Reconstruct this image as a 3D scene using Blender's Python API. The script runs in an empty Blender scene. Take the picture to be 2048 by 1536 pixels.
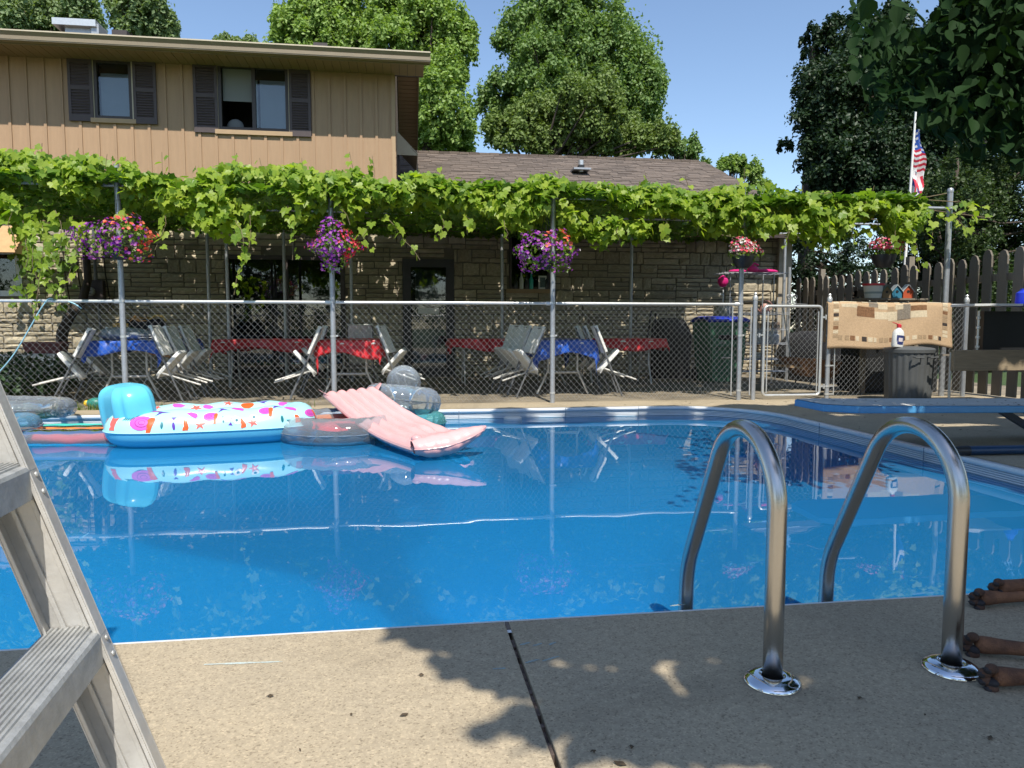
import bpy, math, random
import numpy as np
from mathutils import Vector, Matrix, Euler
from mathutils.geometry import tessellate_polygon
random.seed(7); rng = np.random.default_rng(7)
R = math.radians; PI = math.pi
SC = bpy.context.scene; COL = SC.collection

# ------------------------------------------------------------------ camera, sky, sun, exposure
YAW, PITCH, CH, FPX = R(8.2), R(4.456), 0.90, 1450.0
cam_d = bpy.data.cameras.new('camera'); cam = bpy.data.objects.new('camera', cam_d); COL.objects.link(cam)
cam_d.sensor_width = 36; cam_d.lens = FPX/2048*36; cam_d.clip_start = 0.05; cam_d.clip_end = 1500
CM = Matrix.Rotation(-YAW, 4, 'Z') @ Matrix.Rotation(R(90)-PITCH, 4, 'X')
cam.matrix_world = Matrix.Translation((0, 0, CH)) @ CM
SC.camera = cam
SUN = Vector((0.05, -1.0, 1.42)).normalized()          # direction towards the sun
sun_el = math.asin(SUN.z); sun_az = math.atan2(SUN.x, SUN.y)
W = bpy.data.worlds.new('World'); SC.world = W; W.use_nodes = True
nt = W.node_tree; bg = nt.nodes['Background']
sky = nt.nodes.new('ShaderNodeTexSky'); sky.sky_type = 'NISHITA'; sky.sun_disc = False
sky.sun_elevation = sun_el; sky.sun_rotation = sun_az; sky.air_density = 1.0; sky.dust_density = 0.4; sky.ozone_density = 2.0
nt.links.new(sky.outputs[0], bg.inputs[0]); bg.inputs[1].default_value = 0.125
ld = bpy.data.lights.new('sun', 'SUN'); ld.energy = 4.0; ld.angle = R(0.55); ld.color = (1.0, 0.945, 0.85)
lo = bpy.data.objects.new('sun', ld); COL.objects.link(lo); lo.rotation_euler = SUN.to_track_quat('Z', 'Y').to_euler()
SC.view_settings.view_transform = 'Standard'; SC.view_settings.look = 'None'
SC.view_settings.exposure = 0.62; SC.view_settings.gamma = 1.0; SC.view_settings.use_curve_mapping = False
SC.cycles.max_bounces = 10; SC.cycles.transparent_max_bounces = 24
SC.cycles.caustics_reflective = False; SC.cycles.caustics_refractive = False

# ------------------------------------------------------------------ survey helpers: sight lines from the tripod point to known planes
def ray(px, py):
    return (CM.to_3x3() @ Vector(((px-1024)/FPX, -(py-768)/FPX, -1.0)))
def G(px, py, z=0.0):
    d = ray(px, py); t = (z-CH)/d.z; return Vector((d.x*t, d.y*t, z))
def Yp(px, py, y):
    d = ray(px, py); t = y/d.y; return Vector((d.x*t, y, CH+d.z*t))

# ------------------------------------------------------------------ mesh builder
class MB:
    def __init__(s): s.v = []; s.f = []; s.m = []; s.cur = 0
    def add(s, vs, fs, mi=None):
        n = len(s.v); s.v.extend([tuple(v) for v in vs])
        for f in fs: s.f.append(tuple(i+n for i in f)); s.m.append(s.cur if mi is None else mi)
        return s
    def box(s, a, b, M=None):
        (x0, y0, z0), (x1, y1, z1) = a, b
        vs = [Vector(p) for p in ((x0,y0,z0),(x1,y0,z0),(x1,y1,z0),(x0,y1,z0),(x0,y0,z1),(x1,y0,z1),(x1,y1,z1),(x0,y1,z1))]
        if M is not None: vs = [M @ v for v in vs]
        return s.add(vs, [(0,3,2,1),(4,5,6,7),(0,1,5,4),(1,2,6,5),(2,3,7,6),(3,0,4,7)])
    def bar(s, p, q, w, h, up=(0,0,1)):
        p, q = Vector(p), Vector(q); d = q-p; L = d.length; d.normalize()
        u = Vector(up); r = d.cross(u)
        if r.length < 1e-4: u = Vector((0,1,0)); r = d.cross(u)
        r.normalize(); u = r.cross(d).normalized()
        M = Matrix(((r.x,d.x,u.x,p.x),(r.y,d.y,u.y,p.y),(r.z,d.z,u.z,p.z),(0,0,0,1)))
        return s.box((-w/2,0,-h/2),(w/2,L,h/2), M)
    def tube(s, pts, r, n=8, closed=False, cap=True):
        pts = [Vector(p) for p in pts]; N = len(pts)
        rs = r if isinstance(r, (list, tuple)) else [r]*N
        base = len(s.v); up = None
        for i, p in enumerate(pts):
            a = pts[i-1] if (i > 0 or closed) else p; b = pts[(i+1) % N] if (i < N-1 or closed) else p
            t = (b-a)
            if t.length < 1e-9: t = Vector((0,0,1))
            t.normalize()
            if up is None:
                up = t.cross(Vector((0,0,1)))
                if up.length < 1e-3: up = t.cross(Vector((1,0,0)))
                up.normalize()
            else:
                up = (up - t*up.dot(t))
                if up.length < 1e-6: up = t.orthogonal()
                up.normalize()
            w = t.cross(up)
            for k in range(n):
                an = 2*PI*k/n; s.v.append(tuple(p + (up*math.cos(an)+w*math.sin(an))*rs[i]))
        for i in range(N if closed else N-1):
            j = (i+1) % N
            for k in range(n):
                k2 = (k+1) % n
                s.f.append((base+i*n+k, base+i*n+k2, base+j*n+k2, base+j*n+k)); s.m.append(s.cur)
        if cap and not closed:
            s.f.append(tuple(base+k for k in reversed(range(n)))); s.m.append(s.cur)
            s.f.append(tuple(base+(N-1)*n+k for k in range(n))); s.m.append(s.cur)
        return s
    def lathe(s, prof, n=24, c=(0,0,0), M=None):
        b = len(s.v); c = Vector(c)
        for (r, z) in prof:
            for k in range(n):
                a = 2*PI*k/n; v = Vector((r*math.cos(a), r*math.sin(a), z))
                if M is not None: v = M @ v
                s.v.append(tuple(v+c))
        for i in range(len(prof)-1):
            for k in range(n):
                k2 = (k+1) % n
                s.f.append((b+i*n+k, b+i*n+k2, b+(i+1)*n+k2, b+(i+1)*n+k)); s.m.append(s.cur)
        return s
    def grid(s, fn, nu, nv, cu=False, cv=False):
        b = len(s.v)
        for i in range(nu):
            for j in range(nv): s.v.append(tuple(fn(i/(nu if cu else nu-1), j/(nv if cv else nv-1))))
        for i in range(nu if cu else nu-1):
            for j in range(nv if cv else nv-1):
                i2, j2 = (i+1) % nu, (j+1) % nv
                s.f.append((b+i*nv+j, b+i2*nv+j, b+i2*nv+j2, b+i*nv+j2)); s.m.append(s.cur)
        return s
    def prism(s, poly, z0, z1, M=None):
        n = len(poly); vs = [Vector((x,y,z0)) for x,y in poly]+[Vector((x,y,z1)) for x,y in poly]
        if M is not None: vs = [M @ v for v in vs]
        return s.add(vs, [tuple(reversed(range(n))), tuple(range(n,2*n))]+[(i,(i+1)%n,n+(i+1)%n,n+i) for i in range(n)])
    def ball(s, c, rx, ry=None, rz=None, n=12):
        ry = ry or rx; rz = rz or rx
        return s.grid(lambda u, v: (c[0]+rx*math.sin(PI*min(max(v,.003),.997))*math.cos(2*PI*u), c[1]+ry*math.sin(PI*min(max(v,.003),.997))*math.sin(2*PI*u), c[2]-rz*math.cos(PI*v)), n, max(6, n//2+2), cu=True)
    def mesh(s, name, mats, smooth=False):
        me = bpy.data.meshes.new(name); me.from_pydata(s.v, [], s.f)
        for m in (mats if isinstance(mats, (list, tuple)) else [mats]): me.materials.append(m)
        if isinstance(mats, (list, tuple)): me.polygons.foreach_set('material_index', s.m)
        if smooth:
            me.polygons.foreach_set('use_smooth', [True]*len(me.polygons))
            if smooth != 'all': me.set_sharp_from_angle(angle=R(38))
        me.update(); return me
    def build(s, name, mats, parent=None, smooth=False, world=False, kind=None, label=None):
        if world and parent is not None:
            o = parent; off = Vector((0,0,0))
            while o is not None: off += o.location; o = o.parent
            s.v = [(x-off.x, y-off.y, z-off.z) for x, y, z in s.v]
        o = bpy.data.objects.new(name, s.mesh(name, mats, smooth)); COL.objects.link(o)
        if parent is not None: o.parent = parent
        if kind: o['kind'] = kind
        if label: o['label'] = label
        return o
def bevel(o, w=0.004, seg=2):
    m = o.modifiers.new('bevel', 'BEVEL'); m.width = w; m.segments = seg; m.limit_method = 'ANGLE'; m.angle_limit = R(40); return o
def tag(o, label, cat, group=None, kind=None):
    o['label'] = label; o['category'] = cat
    if group: o['group'] = group
    if kind: o['kind'] = kind
    return o
def thing(name, label, cat, loc=(0,0,0), rot=(0,0,0), group=None):
    o = bpy.data.objects.new(name, None); COL.objects.link(o); o.location = loc; o.rotation_euler = rot
    o.empty_display_size = 0.1; return tag(o, label, cat, group)
def copy_tree(o, parent=None):
    c = o.copy(); COL.objects.link(c); c.parent = parent
    for ch in list(o.children): copy_tree(ch, c)
    return c
def inst(name, me, parent, loc=(0,0,0), rot=(0,0,0), scale=(1,1,1)):
    o = bpy.data.objects.new(name, me); COL.objects.link(o); o.parent = parent; o.location = loc; o.rotation_euler = rot; o.scale = scale
    return o
def rots(n, tilt_mean=0.6, tilt_sd=0.35, yaw=None, yaw_sd=0.0):
    yw = rng.uniform(0, 2*PI, n) if yaw is None else rng.normal(yaw, yaw_sd, n)
    ti = rng.normal(tilt_mean, tilt_sd, n); sp = rng.uniform(0, 2*PI, n)
    def rz(a):
        m = np.zeros((n,3,3)); m[:,0,0] = np.cos(a); m[:,0,1] = -np.sin(a); m[:,1,0] = np.sin(a); m[:,1,1] = np.cos(a); m[:,2,2] = 1; return m
    rx = np.zeros((n,3,3)); rx[:,0,0] = 1; rx[:,1,1] = np.cos(ti); rx[:,1,2] = -np.sin(ti); rx[:,2,1] = np.sin(ti); rx[:,2,2] = np.cos(ti)
    return rz(yw) @ rx @ rz(sp)
def scatter(name, bv, bf, pos, rot, sc, mat, parent=None, kind='stuff', world=True):
    bv = np.array(bv, dtype=np.float32); n = len(pos); k = len(bv)
    sc = np.asarray(sc, dtype=np.float32)
    sv = bv[None]*(sc[:,None,None] if sc.ndim == 1 else sc[:,None,:])
    P = np.einsum('nij,nkj->nki', rot, sv) + np.asarray(pos)[:,None,:]
    if parent is not None and world:
        o = parent; off = Vector((0,0,0))
        while o is not None: off += o.location; o = o.parent
        P = P - np.array(off)[None,None]
    V = P.reshape(-1,3)
    lens = np.array([len(f) for f in bf]); flat = np.concatenate([np.array(f) for f in bf])
    L = (flat[None] + (np.arange(n)*k)[:,None]).reshape(-1)
    tot = np.tile(lens, n); st = np.concatenate([[0], np.cumsum(tot)[:-1]])
    me = bpy.data.meshes.new(name); me.vertices.add(len(V)); me.vertices.foreach_set('co', V.astype(np.float32).ravel())
    me.loops.add(len(L)); me.loops.foreach_set('vertex_index', L.astype(np.int32))
    me.polygons.add(len(tot)); me.polygons.foreach_set('loop_start', st.astype(np.int32))
    me.update(calc_edges=True); me.validate()
    for m in (mat if isinstance(mat, (list, tuple)) else [mat]): me.materials.append(m)
    o = bpy.data.objects.new(name, me); COL.objects.link(o)
    if parent is not None: o.parent = parent
    if kind: o['kind'] = kind
    return o

# ------------------------------------------------------------------ materials
def mat(name, col, rough=0.6, metal=0.0, var=0.0, nscale=8.0, col2=None, bump=0.0, bscale=60.0, rand=0.0, spec=0.5, coat=0.0, stretch=None, alpha=None):
    m = bpy.data.materials.new(name); m.use_nodes = True; nt = m.node_tree; N = nt.nodes; L = nt.links
    b = N['Principled BSDF']; b.inputs['Roughness'].default_value = rough; b.inputs['Metallic'].default_value = metal
    b.inputs['Specular IOR Level'].default_value = spec; b.inputs['Coat Weight'].default_value = coat
    b.inputs['Base Color'].default_value = (*col, 1)
    tc = N.new('ShaderNodeTexCoord'); vec = tc.outputs['Object']
    if stretch:
        mp = N.new('ShaderNodeMapping'); mp.inputs['Scale'].default_value = stretch; L.new(vec, mp.inputs[0]); vec = mp.outputs[0]
    out = None
    if var > 0 or col2:
        nz = N.new('ShaderNodeTexNoise'); nz.inputs['Scale'].default_value = nscale; nz.inputs['Detail'].default_value = 6; nz.inputs['Roughness'].default_value = 0.65
        L.new(vec, nz.inputs['Vector']); mr = N.new('ShaderNodeMapRange'); mr.inputs[1].default_value = 0.32; mr.inputs[2].default_value = 0.68
        L.new(nz.outputs[0], mr.inputs[0]); mx = N.new('ShaderNodeMix'); mx.data_type = 'RGBA'
        c2 = col2 or tuple(c*(1-var) for c in col); mx.inputs[6].default_value = (*c2, 1); mx.inputs[7].default_value = (*col, 1)
        L.new(mr.outputs[0], mx.inputs[0]); out = mx.outputs[2]
    if rand > 0:
        ge = N.new('ShaderNodeNewGeometry'); oi = N.new('ShaderNodeObjectInfo'); ad = N.new('ShaderNodeMath'); ad.operation = 'ADD'
        L.new(ge.outputs['Random Per Island'], ad.inputs[0]); L.new(oi.outputs['Random'], ad.inputs[1])
        fr = N.new('ShaderNodeMath'); fr.operation = 'FRACT'; L.new(ad.outputs[0], fr.inputs[0])
        mr = N.new('ShaderNodeMapRange'); mr.inputs[3].default_value = 1-rand; mr.inputs[4].default_value = 1+rand; L.new(fr.outputs[0], mr.inputs[0])
        mx = N.new('ShaderNodeMix'); mx.data_type = 'RGBA'; mx.blend_type = 'MULTIPLY'; mx.inputs[0].default_value = 1
        if out: L.new(out, mx.inputs[6])
        else: mx.inputs[6].default_value = (*col, 1)
        cb = N.new('ShaderNodeCombineColor')
        for k in range(3): L.new(mr.outputs[0], cb.inputs[k])
        L.new(cb.outputs[0], mx.inputs[7]); out = mx.outputs[2]
    if out: L.new(out, b.inputs['Base Color'])
    if bump > 0:
        n2 = N.new('ShaderNodeTexNoise'); n2.inputs['Scale'].default_value = bscale; n2.inputs['Detail'].default_value = 5; L.new(vec, n2.inputs['Vector'])
        bp = N.new('ShaderNodeBump'); bp.inputs['Strength'].default_value = bump; bp.inputs['Distance'].default_value = 0.01
        L.new(n2.outputs[0], bp.inputs['Height']); L.new(bp.outputs[0], b.inputs['Normal'])
    return m
def leaf_mat(name, c1, c2, trans=0.35, rough=0.5, nscale=1.2, tcol=None, spec=0.35):
    m = bpy.data.materials.new(name); m.use_nodes = True; nt = m.node_tree; N = nt.nodes; L = nt.links
    b = N['Principled BSDF']; b.inputs['Roughness'].default_value = rough; b.inputs['Specular IOR Level'].default_value = spec
    ge = N.new('ShaderNodeNewGeometry'); oi = N.new('ShaderNodeObjectInfo')
    nz = N.new('ShaderNodeTexNoise'); nz.inputs['Scale'].default_value = nscale; tc = N.new('ShaderNodeTexCoord'); L.new(tc.outputs['Object'], nz.inputs['Vector'])
    a = N.new('ShaderNodeMath'); a.operation = 'ADD'; L.new(ge.outputs['Random Per Island'], a.inputs[0]); L.new(oi.outputs['Random'], a.inputs[1])
    f = N.new('ShaderNodeMath'); f.operation = 'FRACT'; L.new(a.outputs[0], f.inputs[0])
    mu = N.new('ShaderNodeMath'); mu.operation = 'MULTIPLY_ADD'; mu.inputs[1].default_value = 0.65; L.new(f.outputs[0], mu.inputs[0])
    m3 = N.new('ShaderNodeMapRange'); m3.inputs[1].default_value = .3; m3.inputs[2].default_value = .7; m3.inputs[4].default_value = .35
    L.new(nz.outputs[0], m3.inputs[0]); L.new(m3.outputs[0], mu.inputs[2])
    mx = N.new('ShaderNodeMix'); mx.data_type = 'RGBA'; mx.inputs[6].default_value = (*c1, 1); mx.inputs[7].default_value = (*c2, 1); L.new(mu.outputs[0], mx.inputs[0])
    L.new(mx.outputs[2], b.inputs['Base Color'])
    tr = N.new('ShaderNodeBsdfTranslucent')
    mt = N.new('ShaderNodeMix'); mt.data_type = 'RGBA'; mt.blend_type = 'MULTIPLY'; mt.inputs[0].default_value = 1; mt.inputs[7].default_value = (*(tcol or (1.5, 1.6, .6)), 1)
    L.new(mx.outputs[2], mt.inputs[6]); L.new(mt.outputs[2], tr.inputs[0])
    ms = N.new('ShaderNodeMixShader'); ms.inputs[0].default_value = trans
    L.new(b.outputs[0], ms.inputs[1]); L.new(tr.outputs[0], ms.inputs[2]); L.new(ms.outputs[0], N['Material Output'].inputs[0])
    return m
def clear_mat(name, tint=(.86,.90,.93), body=(.48,.53,.57), amount=0.19, rough=0.08):
    m = bpy.data.materials.new(name); m.use_nodes = True; nt = m.node_tree; N = nt.nodes; L = nt.links
    N.remove(N['Principled BSDF'])
    t = N.new('ShaderNodeBsdfTransparent'); t.inputs[0].default_value = (*tint, 1)
    d = N.new('ShaderNodeBsdfDiffuse'); d.inputs[0].default_value = (*body, 1)
    g = N.new('ShaderNodeBsdfGlossy'); g.inputs['Roughness'].default_value = rough; g.inputs[0].default_value = (1,1,1,1)
    lw = N.new('ShaderNodeLayerWeight'); lw.inputs[0].default_value = 0.28
    m1 = N.new('ShaderNodeMixShader'); mr = N.new('ShaderNodeMapRange'); mr.inputs[3].default_value = amount; mr.inputs[4].default_value = min(1, amount+.4)
    L.new(lw.outputs['Facing'], mr.inputs[0]); L.new(mr.outputs[0], m1.inputs[0]); L.new(t.outputs[0], m1.inputs[1]); L.new(d.outputs[0], m1.inputs[2])
    m2 = N.new('ShaderNodeMixShader'); L.new(lw.outputs['Fresnel'], m2.inputs[0]); L.new(m1.outputs[0], m2.inputs[1]); L.new(g.outputs[0], m2.inputs[2])
    L.new(m2.outputs[0], N['Material Output'].inputs[0])
    nz = N.new('ShaderNodeTexNoise'); nz.inputs['Scale'].default_value = 9; bp = N.new('ShaderNodeBump'); bp.inputs['Strength'].default_value = .5; bp.inputs['Distance'].default_value = .02
    tc = N.new('ShaderNodeTexCoord'); L.new(tc.outputs['Object'], nz.inputs['Vector']); L.new(nz.outputs[0], bp.inputs['Height']); L.new(bp.outputs[0], g.inputs['Normal'])
    return m
M = {}
def concrete(name, c1, c2, speck=0.55, stain=.22, bump=.5):
    m = bpy.data.materials.new(name); m.use_nodes = True; nt = m.node_tree; N = nt.nodes; L = nt.links; b = N['Principled BSDF']
    b.inputs['Roughness'].default_value = .85; b.inputs['Specular IOR Level'].default_value = .25
    tc = N.new('ShaderNodeTexCoord'); v = tc.outputs['Object']
    big = N.new('ShaderNodeTexNoise'); big.inputs['Scale'].default_value = 1.7; big.inputs['Detail'].default_value = 7; big.inputs['Roughness'].default_value = .6; L.new(v, big.inputs['Vector'])
    mx = N.new('ShaderNodeMix'); mx.data_type = 'RGBA'; mx.inputs[6].default_value = (*c2,1); mx.inputs[7].default_value = (*c1,1)
    mr = N.new('ShaderNodeMapRange'); mr.inputs[1].default_value = .3; mr.inputs[2].default_value = .62; L.new(big.outputs[0], mr.inputs[0]); L.new(mr.outputs[0], mx.inputs[0])
    vo = N.new('ShaderNodeTexVoronoi'); vo.inputs['Scale'].default_value = 230; L.new(v, vo.inputs['Vector'])
    sp = N.new('ShaderNodeSeparateColor'); L.new(vo.outputs['Color'], sp.inputs[0])
    cr = N.new('ShaderNodeValToRGB'); e = cr.color_ramp.elements
    e[0].position = 0; e[0].color = (.30,.27,.24,1); e[1].position = .10; e[1].color = (.72,.70,.68,1)
    x = e.new(.22); x.color = (.97,.97,.97,1); x = e.new(.80); x.color = (1.03,1.03,1.02,1); x = e.new(.9); x.color = (1.35,1.33,1.28,1)
    L.new(sp.outputs[0], cr.inputs[0])
    m2 = N.new('ShaderNodeMix'); m2.data_type = 'RGBA'; m2.blend_type = 'MULTIPLY'; m2.inputs[0].default_value = speck; L.new(mx.outputs[2], m2.inputs[6]); L.new(cr.outputs[0], m2.inputs[7])
    n3 = N.new('ShaderNodeTexNoise'); n3.inputs['Scale'].default_value = 45; n3.inputs['Detail'].default_value = 8; n3.inputs['Roughness'].default_value = .8; L.new(v, n3.inputs['Vector'])
    m3 = N.new('ShaderNodeMapRange'); m3.inputs[1].default_value = .3; m3.inputs[2].default_value = .7; m3.inputs[3].default_value = 1-stain; m3.inputs[4].default_value = 1+stain*.6; L.new(n3.outputs[0], m3.inputs[0])
    m4 = N.new('ShaderNodeVectorMath'); m4.operation = 'SCALE'; L.new(m2.outputs[2], m4.inputs[0]); L.new(m3.outputs[0], m4.inputs['Scale'])
    wn = N.new('ShaderNodeTexNoise'); wn.inputs['Scale'].default_value = .55; wn.inputs['Detail'].default_value = 9; wn.inputs['Roughness'].default_value = .72; wn.inputs['Distortion'].default_value = .8; L.new(v, wn.inputs['Vector'])
    wr = N.new('ShaderNodeMapRange'); wr.inputs[1].default_value = .50; wr.inputs[2].default_value = .62; wr.inputs[3].default_value = 1.05; wr.inputs[4].default_value = .80; L.new(wn.outputs[0], wr.inputs[0])
    m5 = N.new('ShaderNodeVectorMath'); m5.operation = 'SCALE'; L.new(m4.outputs[0], m5.inputs[0]); L.new(wr.outputs[0], m5.inputs['Scale'])
    L.new(m5.outputs[0], b.inputs['Base Color'])
    bp = N.new('ShaderNodeBump'); bp.inputs['Strength'].default_value = bump; bp.inputs['Distance'].default_value = .003
    ad = N.new('ShaderNodeMath'); ad.operation = 'ADD'; L.new(sp.outputs[0], ad.inputs[0]); L.new(n3.outputs[0], ad.inputs[1]); L.new(ad.outputs[0], bp.inputs['Height']); L.new(bp.outputs[0], b.inputs['Normal'])
    return m
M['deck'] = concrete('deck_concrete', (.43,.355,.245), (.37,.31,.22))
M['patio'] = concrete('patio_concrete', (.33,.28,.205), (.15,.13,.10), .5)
M['stone'] = mat('limestone', (.52,.45,.32), .9, var=.42, nscale=5, rand=.22, bump=.7, bscale=14)
M['mortar'] = mat('mortar', (.20,.18,.145), .95, var=.2)
M['siding'] = mat('tan_siding', (.40,.26,.155), .75, var=.13, nscale=3, bump=.25, bscale=40, stretch=(6,6,.6), rand=.03)
M['trim'] = mat('tan_trim', (.42,.29,.17), .7, var=.12)
M['cream'] = mat('cream_trim', (.52,.45,.33), .6, var=.1)
M['shutter'] = mat('shutter_paint', (.075,.055,.055), .6, var=.2, nscale=20)
M['gutter'] = mat('gutter_paint', (.25,.20,.13), .42, var=.12, nscale=4)
M['soffit'] = mat('soffit_paint', (.27,.185,.115), .6, var=.1, rand=.05)
M['shingle'] = mat('asphalt_shingle', (.165,.13,.105), .95, var=.3, nscale=30, rand=.28, bump=.6, bscale=200)
M['dark_frame'] = mat('dark_window_frame', (.045,.035,.032), .5)
M['dark'] = mat('dark_interior', (.012,.012,.013), .8)
M['curtain'] = mat('pale_curtain', (.45,.47,.50), .8, var=.08)
def glass_mat(name, tint, refl=.35):
    m = bpy.data.materials.new(name); m.use_nodes = True; N = m.node_tree.nodes; L = m.node_tree.links; N.remove(N['Principled BSDF'])
    t = N.new('ShaderNodeBsdfTransparent'); t.inputs[0].default_value = (*tint,1); g = N.new('ShaderNodeBsdfGlossy'); g.inputs['Roughness'].default_value = .02
    f = N.new('ShaderNodeFresnel'); f.inputs[0].default_value = 1.5; a = N.new('ShaderNodeMath'); a.operation = 'MULTIPLY_ADD'; a.inputs[1].default_value = .75; a.inputs[2].default_value = refl*.1
    L.new(f.outputs[0], a.inputs[0]); ms = N.new('ShaderNodeMixShader'); L.new(a.outputs[0], ms.inputs[0]); L.new(t.outputs[0], ms.inputs[1]); L.new(g.outputs[0], ms.inputs[2])
    L.new(ms.outputs[0], N['Material Output'].inputs[0]); return m
M['glass'] = glass_mat('window_glass', (.75,.8,.82))
M['galv'] = mat('galvanised_steel', (.44,.46,.48), .42, .55, var=.2, nscale=14)
M['galv_bright'] = mat('bright_galvanised', (.62,.63,.62), .35, .55, var=.12, nscale=20)
M['wire'] = mat('fence_wire', (.30,.31,.31), .45, .4, var=.1)
M['steel'] = mat('stainless_steel', (.56,.54,.51), .27, 1.0, var=.05, nscale=40, stretch=(1,1,.05), bump=.02, bscale=150)
M['chrome'] = mat('chrome', (.72,.74,.77), .07, 1.0)
M['alu'] = mat('worn_aluminium', (.66,.64,.60), .45, .45, var=.2, nscale=14, bump=.12, bscale=90)
M['alu_dull'] = mat('dull_aluminium', (.50,.51,.50), .5, .45, var=.3, nscale=25, bump=.2, bscale=120)
M['white'] = mat('white_plastic', (.72,.72,.69), .45, var=.08, nscale=6)
M['whitepaint'] = mat('white_paint', (.78,.78,.75), .5, var=.06)
M['chairw'] = mat('chair_plastic', (.84,.84,.80), .5, var=.12, nscale=7)
M['chairg'] = mat('chair_tube', (.16,.165,.17), .4, .4, var=.1)
M['tubew'] = mat('pale_tube', (.55,.54,.50), .4, .3, var=.1)
M['red'] = mat('red_tablecloth', (.62,.02,.03), .4, var=.15, bump=.35, bscale=25)
M['blue'] = mat('blue_tablecloth', (.02,.10,.50), .32, var=.15, bump=.5, bscale=25)
M['black'] = mat('black_plastic', (.018,.019,.02), .45, var=.2)
M['blackcloth'] = mat('black_cloth', (.015,.015,.018), .85, var=.3, nscale=4)
M['wood'] = mat('weathered_wood', (.24,.205,.16), .85, var=.35, nscale=10, stretch=(9,9,.8), rand=.18, bump=.4, bscale=20)
M['plank'] = mat('plank_wood', (.34,.265,.17), .8, var=.3, nscale=5, stretch=(.8,9,9), bump=.3, bscale=20)
M['bark'] = mat('bark', (.085,.065,.05), .95, var=.5, nscale=8, bump=.8, bscale=15, stretch=(2,2,.5))
M['liner'] = mat('pool_liner', (.20,.54,.78), .5, var=.06, nscale=2)
M['coping'] = mat('coping_vinyl', (.76,.79,.80), .35, var=.08, nscale=3)
M['coping_blue'] = mat('coping_groove', (.22,.29,.36), .6)
M['pinkvinyl'] = mat('pink_vinyl', (.78,.42,.41), .33, var=.08, nscale=3, bump=.3, bscale=22)
M['pinkedge'] = mat('pink_edge', (.62,.36,.36), .3, var=.1)
M['cyan'] = mat('cyan_vinyl', (.13,.58,.74), .27, var=.04)
M['cyanlow'] = mat('blue_vinyl', (.13,.52,.74), .27, var=.04)
M['print'] = mat('pale_cyan_vinyl', (.42,.80,.84), .27, var=.03)
M['clear'] = clear_mat('clear_vinyl')
M['clearteal'] = clear_mat('teal_clear_vinyl', (.72,.93,.92), (.15,.55,.55), .22)
M['clearblue'] = clear_mat('blue_clear_vinyl', (.62,.82,.95), (.2,.45,.65), .25)
M['redvinyl'] = mat('red_vinyl', (.68,.04,.06), .3, var=.2, nscale=5, bump=.5, bscale=18)
M['orangevinyl'] = mat('orange_vinyl', (.75,.22,.05), .3)
M['teal'] = mat('teal_vinyl', (.06,.48,.40), .3)
M['green_bin'] = mat('green_bin_plastic', (.06,.19,.11), .5, var=.15, nscale=4)
M['blue_lid'] = mat('blue_lid_plastic', (.015,.04,.48), .4)
M['grey_can'] = mat('grey_can_plastic', (.095,.10,.10), .6, var=.25, nscale=3)
M['board_top'] = mat('board_tread', (.62,.60,.55), .9, var=.15, nscale=10, bump=.3, bscale=150)
M['board_side'] = mat('board_blue', (.08,.30,.56), .35, var=.1)
M['navy'] = mat('dark_blue_tube', (.012,.045,.11), .35)
M['magenta'] = mat('magenta_plastic', (.65,.02,.20), .4)
M['rust'] = mat('rusty_tray', (.28,.15,.085), .6, .2, var=.4, nscale=5)
M['yellow'] = mat('yellow_plastic', (.75,.50,.03), .4)
M['ballgreen'] = mat('green_ball', (.03,.22,.17), .4)
M['hose'] = mat('pale_blue_hose', (.28,.52,.62), .4)
M['grass'] = leaf_mat('grass_blades', (.07,.13,.025), (.16,.22,.06), .25)
M['soil'] = mat('soil', (.10,.075,.05), .95, var=.5, nscale=3, bump=.6, bscale=25)
M['lawn'] = mat('lawn', (.055,.10,.025), .95, var=.4, nscale=3, bump=.6, bscale=60)
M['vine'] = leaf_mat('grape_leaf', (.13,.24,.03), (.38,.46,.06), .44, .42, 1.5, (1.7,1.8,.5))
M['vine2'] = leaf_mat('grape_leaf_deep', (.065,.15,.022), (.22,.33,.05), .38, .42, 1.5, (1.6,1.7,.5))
M['stem'] = mat('vine_stem', (.17,.13,.07), .8)
# ------------------------------------------------------------------ ground, deck, pool
def sheet(name, polys, z, mt, kind='structure', parent=None):
    tri = tessellate_polygon([[Vector((x, y, 0)) for x, y in p] for p in polys])
    pts = [(x, y, z) for p in polys for x, y in p]
    m = MB(); fs = []
    for t in tri:
        a, b, c = (Vector(pts[i]) for i in t)
        fs.append(tuple(t) if (b-a).cross(c-a).z > 0 else tuple(reversed(t)))
    m.add(pts, fs); return m.build(name, mt, parent, kind=kind)
PX0, PX1, PY0, PY1, PR = -9.0, 3.87, 2.13, 7.97, 1.0
def outline(d=0.0, n=10):
    """pool outline, d = offset inwards"""
    x0, x1, y0, y1, r = PX0+d, PX1-d, PY0+d, PY1-d, PR-d; o = []
    for cx, cy, a0 in ((x1-r, y0+r, -90), (x1-r, y1-r, 0), (x0+r, y1-r, 90), (x0+r, y0+r, 180)):
        for k in range(n+1):
            a = R(a0+90*k/n); o.append((cx+r*math.cos(a), cy+r*math.sin(a)))
    return o
WZ = -0.11
EX = 400
sheet('lawn_ground', [[(-EX,-EX),(EX,-EX),(EX,EX),(-EX,EX)], [(-16,-6),(-16,13.6),(9.2,13.6),(9.2,-6)]], -0.03, M['lawn'])
ol = outline(-0.03); near = 2.146
upper = [p for p in ol if p[1] > near]
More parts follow.
